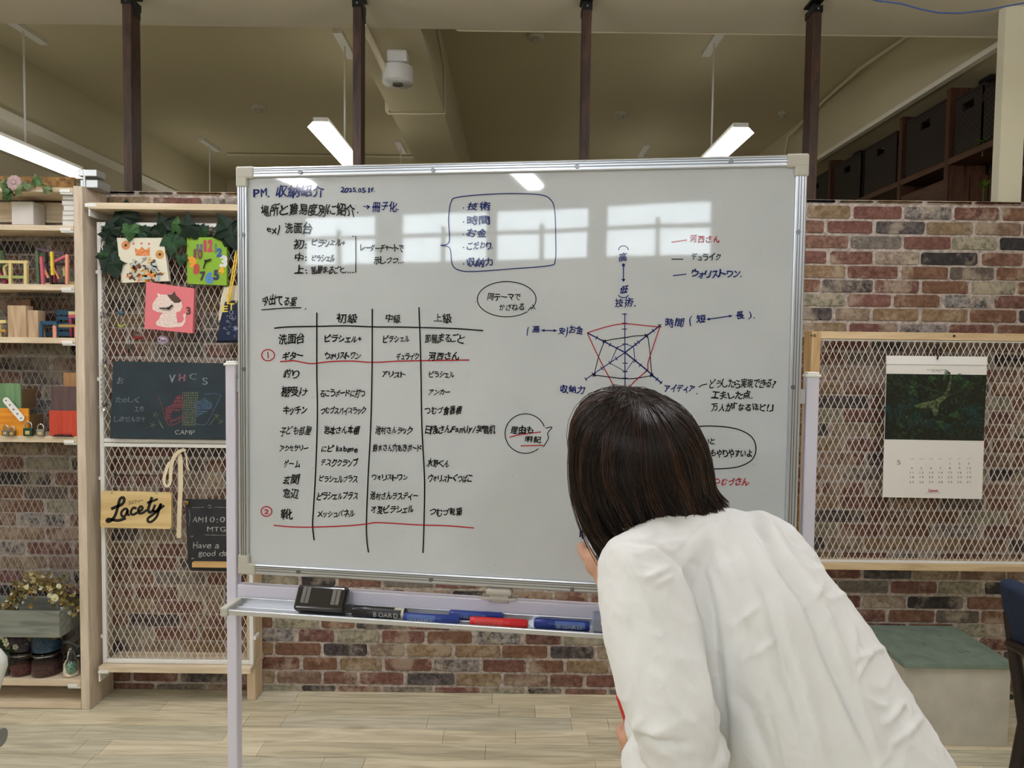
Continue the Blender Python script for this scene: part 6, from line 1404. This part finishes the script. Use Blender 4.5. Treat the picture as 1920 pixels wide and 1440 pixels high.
# creases: (polyline, height, width, one-sided)
CRE = [([(1400, 962), (1430, 1000), (1455, 1045), (1511, 1124), (1560, 1240), (1605, 1337), (1650, 1440)], .0115, 10, 1),
       ([(1385, 1010), (1440, 1112), (1474, 1232), (1511, 1360), (1535, 1450)], .0085, 11, 1),
       ([(1300, 1040), (1322, 1085), (1334, 1150), (1342, 1230), (1352, 1320), (1358, 1400), (1340, 1445)], -.010, 9, 0),
       ([(1361, 1292), (1406, 1337), (1445, 1445)], -.005, 11, 0), ([(1316, 990), (1335, 1050), (1372, 1130), (1400, 1200)], .0045, 9, 1), ([(1345, 985), (1372, 1060), (1410, 1160), (1440, 1290), (1470, 1445)], .003, 11, 1),
       ([(1144, 1021), (1179, 1014), (1227, 1022), (1262, 1044), (1283, 1068), (1304, 1117), (1316, 1193)], -.0035, 4.5, 0), ([(1266, 1046), (1283, 1023), (1311, 992), (1352, 977), (1400, 974), (1450, 992)], -.0022, 3.5, 0),
       ([(1165, 1030), (1200, 1100), (1235, 1180), (1290, 1270)], .0040, 9, 0), ([(1160, 1090), (1172, 1200), (1200, 1300)], .0035, 11, 0), ([(1215, 1240), (1255, 1310), (1330, 1395)], .0045, 9, 0), ([(1210, 1085), (1262, 1060)], .003, 6, 0), ([(1222, 1100), (1268, 1078)], .003, 5, 0), 
       ([(1212, 1342), (1196, 1362), (1225, 1375), (1262, 1368)], .006, 8, 0), ([(1190, 1392), (1225, 1436), (1250, 1462)], .005, 7, 0), ([(1195, 1375), (1240, 1392), (1300, 1396)], -.008, 8, 0),
       ([(1508, 1075), (1560, 1060), (1590, 1075)], .003, 7, 0), ([(1595, 1240), (1640, 1220), (1660, 1215)], .0035, 6, 0), ([(1600, 1280), (1620, 1240), (1635, 1225)], .0035, 5, 0), ([(1597, 1165), (1602, 1250)], .003, 5, 0), ([(1655, 1365), (1680, 1335), (1695, 1312)], .005, 7, 0), ([(1615, 1305), (1640, 1320), (1665, 1325)], .003, 5, 0), ([(1670, 1400), (1705, 1370), (1730, 1340)], .004, 7, 0),
       ([(1370, 1180), (1400, 1155), (1425, 1135)], .0035, 7, 0), ([(1375, 1245), (1420, 1225), (1465, 1190)], .0035, 7, 0), ([(1500, 1150), (1530, 1110), (1545, 1095)], .003, 5, 0), ([(1545, 1130), (1580, 1115), (1610, 1100)], .003, 6, 0)]
CB = [(min(p[0] for p in c[0]) - 40, max(p[0] for p in c[0]) + 40, min(p[1] for p in c[0]) - 40, max(p[1] for p in c[0]) + 40) for c in CRE]
ax_ = (W(1600, 1480, 1.0) - W(1290, 985, 1.1)).normalized(); pr = V3(0, 1, 0).cross(ax_).normalized()
def bdisp(p, n):
    s = p.dot(pr); t = p.dot(ax_)
    d = .0048 * noise.noise(V3(s * 26, t * 3.2, p.y * 14)) + .0012 * noise.noise(V3(s * 55, t * 8, p.y * 40 + 7))
    q = noise.noise(p * 17 + V3(3, 1, 5)); d += .0028 * (1 - abs(q) * 4.5 if abs(q) < .22 else 0) * (.5 + .9 * noise.noise(p * 6))
    q = noise.noise(V3(p.x * 34 + p.z * 20, p.y * 26, p.z * 30 - p.x * 16)); d += .0016 * (1 - abs(q) * 5 if abs(q) < .2 else 0) * (.6 + noise.noise(p * 8 + V3(5, 5, 5)))
    if n.y < .35:
        u, v = toPX(p)
        for (pl_, h, w_, one), b in zip(CRE, CB):
            if b[0] < u < b[1] and b[2] < v < b[3]:
                dd, sg, tt = seg_d(u, v, pl_); fade = min(1, tt * 6, (1 - tt) * 6)
                if one:
                    q = -sg * dd / w_; d += h * (math.exp(-((q - 1.3) / 1.5) ** 2) - .8 * math.exp(-((q + .5) / .75) ** 2)) * fade
                else: d += h * math.exp(-(dd / w_) ** 2) * fade
    return d
blo = remeshed('blouse', bl, .0034, CLOTH, person, 14, bdisp)
sm_ = blo.modifiers.new('soft', 'SMOOTH'); sm_.factor = .5; sm_.iterations = 3
# collar band standing round the neck, cuff
c0 = W(1268, 968, 1.15)
# ---- hair: head cap plus strands that leave the parting, run over the skull and hang
HR = (.112, .120, .110)
def hsurf(d, s=1.0):
    p = V3(d.x * HR[0] * s, d.y * HR[1] * s, d.z * HR[2] * s); p.x -= .20 * max(0, p.z); return HC + p
def drop(phi, t, s=1.0, jit=0):            # t 0..1 from the widest line down to the tips
    c, sn = math.cos(phi), math.sin(phi)
    L_ = max(0, -c) ** 1.5; R_ = max(0, c) ** 1.5; Bk = max(0, -sn); Fr = max(0, sn)
    ze = 1.345 * 1.0
    zL = W(1122, 1034, 1.17).z; zR = W(1365, 962, 1.15).z; zB = W(1240, 975, 1.05).z; zF = HC.z - .02
    wts = [L_ + 1e-4, R_ + 1e-4, Bk ** 1.5 + 1e-4, (Fr ** 6) * 3]; ze = sum(a * b for a, b in zip(wts, (zL, zR, zB, zF))) / sum(wts) + jit
    z = HC.z + (ze - HC.z) * t
    k = 1 - .56 * L_ * t ** 2.1 + .26 * R_ * max(0, t - .5) ** 2 * 3.2 - .16 * Bk * t * t * (1 - R_) + .04 * math.sin(t * PI)
    return V3(HC.x + c * HR[0] * s * k + .004 * R_ * t + .018 * Bk * t * t, HC.y + sn * HR[1] * s * k, z)
cap = MB(); NP, NT, NDR = 72, 12, 12; V = []
for i in range(NT + NDR + 1):
    for j in range(NP):
        ph = 2 * PI * j / NP
        if i <= NT: th = i / NT * PI / 2; V.append(hsurf(V3(math.sin(th) * math.cos(ph), math.sin(th) * math.sin(ph), math.cos(th)), .975))
        else: V.append(drop(ph, (i - NT) / NDR * .86, .965))
M_ = len(V); nl = NT + NDR + 1
for j in range(NP): V.append(HC + (V[(nl - 1) * NP + j] - HC) * .9)
cap.add(V, [(i * NP + j, (i + 1) * NP + j, (i + 1) * NP + (j + 1) % NP, i * NP + (j + 1) % NP) for i in range(nl) for j in range(NP)], True)
def hair_mat(nm, rgb, rgb2):
    m, N, L, b = new_mat(nm); b.inputs['Roughness'].default_value = .34; b.inputs['Specular IOR Level'].default_value = .4
    g = N.new('ShaderNodeNewGeometry'); mp = N.new('ShaderNodeMapping'); mp.inputs['Scale'].default_value = (140, 140, 4); L.new(g.outputs['Position'], mp.inputs[0]); n = N.new('ShaderNodeTexNoise'); n.inputs['Scale'].default_value = 1; L.new(mp.outputs[0], n.inputs['Vector'])
    r = N.new('ShaderNodeValToRGB'); e = r.color_ramp.elements; e[0].position = .35; e[1].position = .65; e[0].color = C(rgb); e[1].color = C(rgb2); L.new(n.outputs[0], r.inputs[0]); L.new(r.outputs[0], b.inputs['Base Color']); return m
H1 = hair_mat('hair_dark', (14, 9, 8), (28, 18, 15)); H2 = hair_mat('hair_brown', (38, 24, 18), (56, 35, 26)); H3 = hair_mat('hair_chestnut', (64, 40, 29), (84, 54, 39))
hair = cap.build('hair', H1, person)
md = hair.modifiers.new('thick', 'SOLIDIFY'); md.thickness = .004; md.offset = 1
rd = random.Random(11)
NL = 84; locks = [(-PI + 2 * PI * (k + rd.uniform(-.3, .3)) / NL, rd.uniform(-.006, .005), rd.uniform(-.016, .014)) for k in range(NL)]
strands = [MB(), MB(), MB()]
for k in range(5200):
    lk = rd.choice(locks); phi0 = lk[0] + rd.gauss(0, .055)
    if .42 * PI < (phi0 % (2 * PI)) < .58 * PI and rd.random() < .5: continue
    stray = rd.random() < .03
    lam = rd.random() ** .8; thp = lam * .62; php = -PI / 2 + .16 + rd.uniform(-.05, .05)
    side_ = 1 if math.cos(phi0) > math.cos(php) else -1
    d0 = V3(math.sin(thp) * math.cos(php) + .012 * side_, math.sin(thp) * math.sin(php), math.cos(thp)).normalized(); d1 = V3(math.cos(phi0), math.sin(phi0), 0)
    s = 1.0 + lk[1] + rd.uniform(-.02, .022) + (rd.uniform(0, .05) if stray else 0)
    om = d0.angle(d1, 1.5); P = []; ns = 7
    for i in range(ns):
        t = i / ns; a = math.sin((1 - t) * om) / math.sin(om); b = math.sin(t * om) / math.sin(om); d = d0 * a + d1 * b
        P.append(hsurf(d, s * (.972 + .028 * min(1, t * 3)) + .004 * math.sin(t * PI) * (1 if not stray else 4)))
    j = lk[2] + rd.uniform(-.018, .012) - (.02 if stray else 0)
    nd = 9
    for i in range(nd + 1):
        t = i / nd; ph = lk[0] + (phi0 - lk[0]) * (1 - .55 * t) + .30 * max(0, -math.sin(lk[0])) ** 2 * t ** 1.4 + .05 * math.sin(t * 3 + lk[0] * 9) * t
        P.append(drop(ph, t, s * (1 + .006 * math.sin(lk[0] * 31 + t * 5)), j))
    r0 = rd.uniform(.0005, .0009); n_ = len(P); c_ = rd.random(); pick = 0 if c_ < .74 else 1 if c_ < .96 else 2
    if (math.sin(lk[0] * 13.7) > .75): pick = min(2, pick + 1)
    strands[pick].tube(P, [r0 * (1 if i < n_ - 3 else (n_ - i) / 3.5) for i in range(n_)], 3, cap=False)
for mb, m_ in zip(strands, (H1, H2, H3)): mb.build('hair_strands', m_, hair, kind='stuff')
MB().tube([hsurf(V3(math.sin(q) * math.cos(-PI / 2 + .16), math.sin(q) * math.sin(-PI / 2 + .16), math.cos(q)), .992) for q in (.05, .2, .35, .5, .64)], [.001, .0022, .0026, .0022, .001], 6).build('parting', mat('scalp', (150, 116, 98), .7), hair)
# pen in the writing hand, red marker in the other
t = thing('marker_pen', 'blue marker pen held in the writing hand of the woman, tip on the board', 'marker pen', TIP)
def along(a, d, k): return a + d * k
MB().tube([along(TIP, pd, .0), along(TIP, pd, .006)], [.0015, .0025], 10).build('nib', IBL, t)
MB().tube([along(TIP, pd, .006), along(TIP, pd, .012), along(TIP, pd, .022)], [.004, .006, .0085], 16).build('collar', BLP, t)
MB().tube([along(TIP, pd, .022), along(TIP, pd, .115)], [.0095, .0095], 16).build('barrel', mat('pen_white', (216, 220, 226), .4), t)
MB().tube([along(TIP, pd, .115), along(TIP, pd, .128)], [.0098, .0085], 16).build('end_plug', mat('pen_slate', (70, 84, 100), .4), t)
t = thing('marker_pen', 'red marker pen gripped upright in the lowered hand of the woman', 'marker pen', m1)
MB().tube([m0, m0.lerp(m1, .05), m0.lerp(m1, .38)], [.0075, .0095, .0095], 16).build('cap', RDP, t); MB().tube([m0.lerp(m1, .38), m1 + md_ * .01], [.009, .009], 16).build('barrel', RDP, t)
m = MB(); m.beam(m0.lerp(m1, .04) + V3(.003, -.0102, 0), m0.lerp(m1, .36) + V3(.003, -.0102, 0), .0035, .0018, (0, 1, 0)); m.build('clip', mat('pen_dark_red', (140, 24, 34), .4), t)
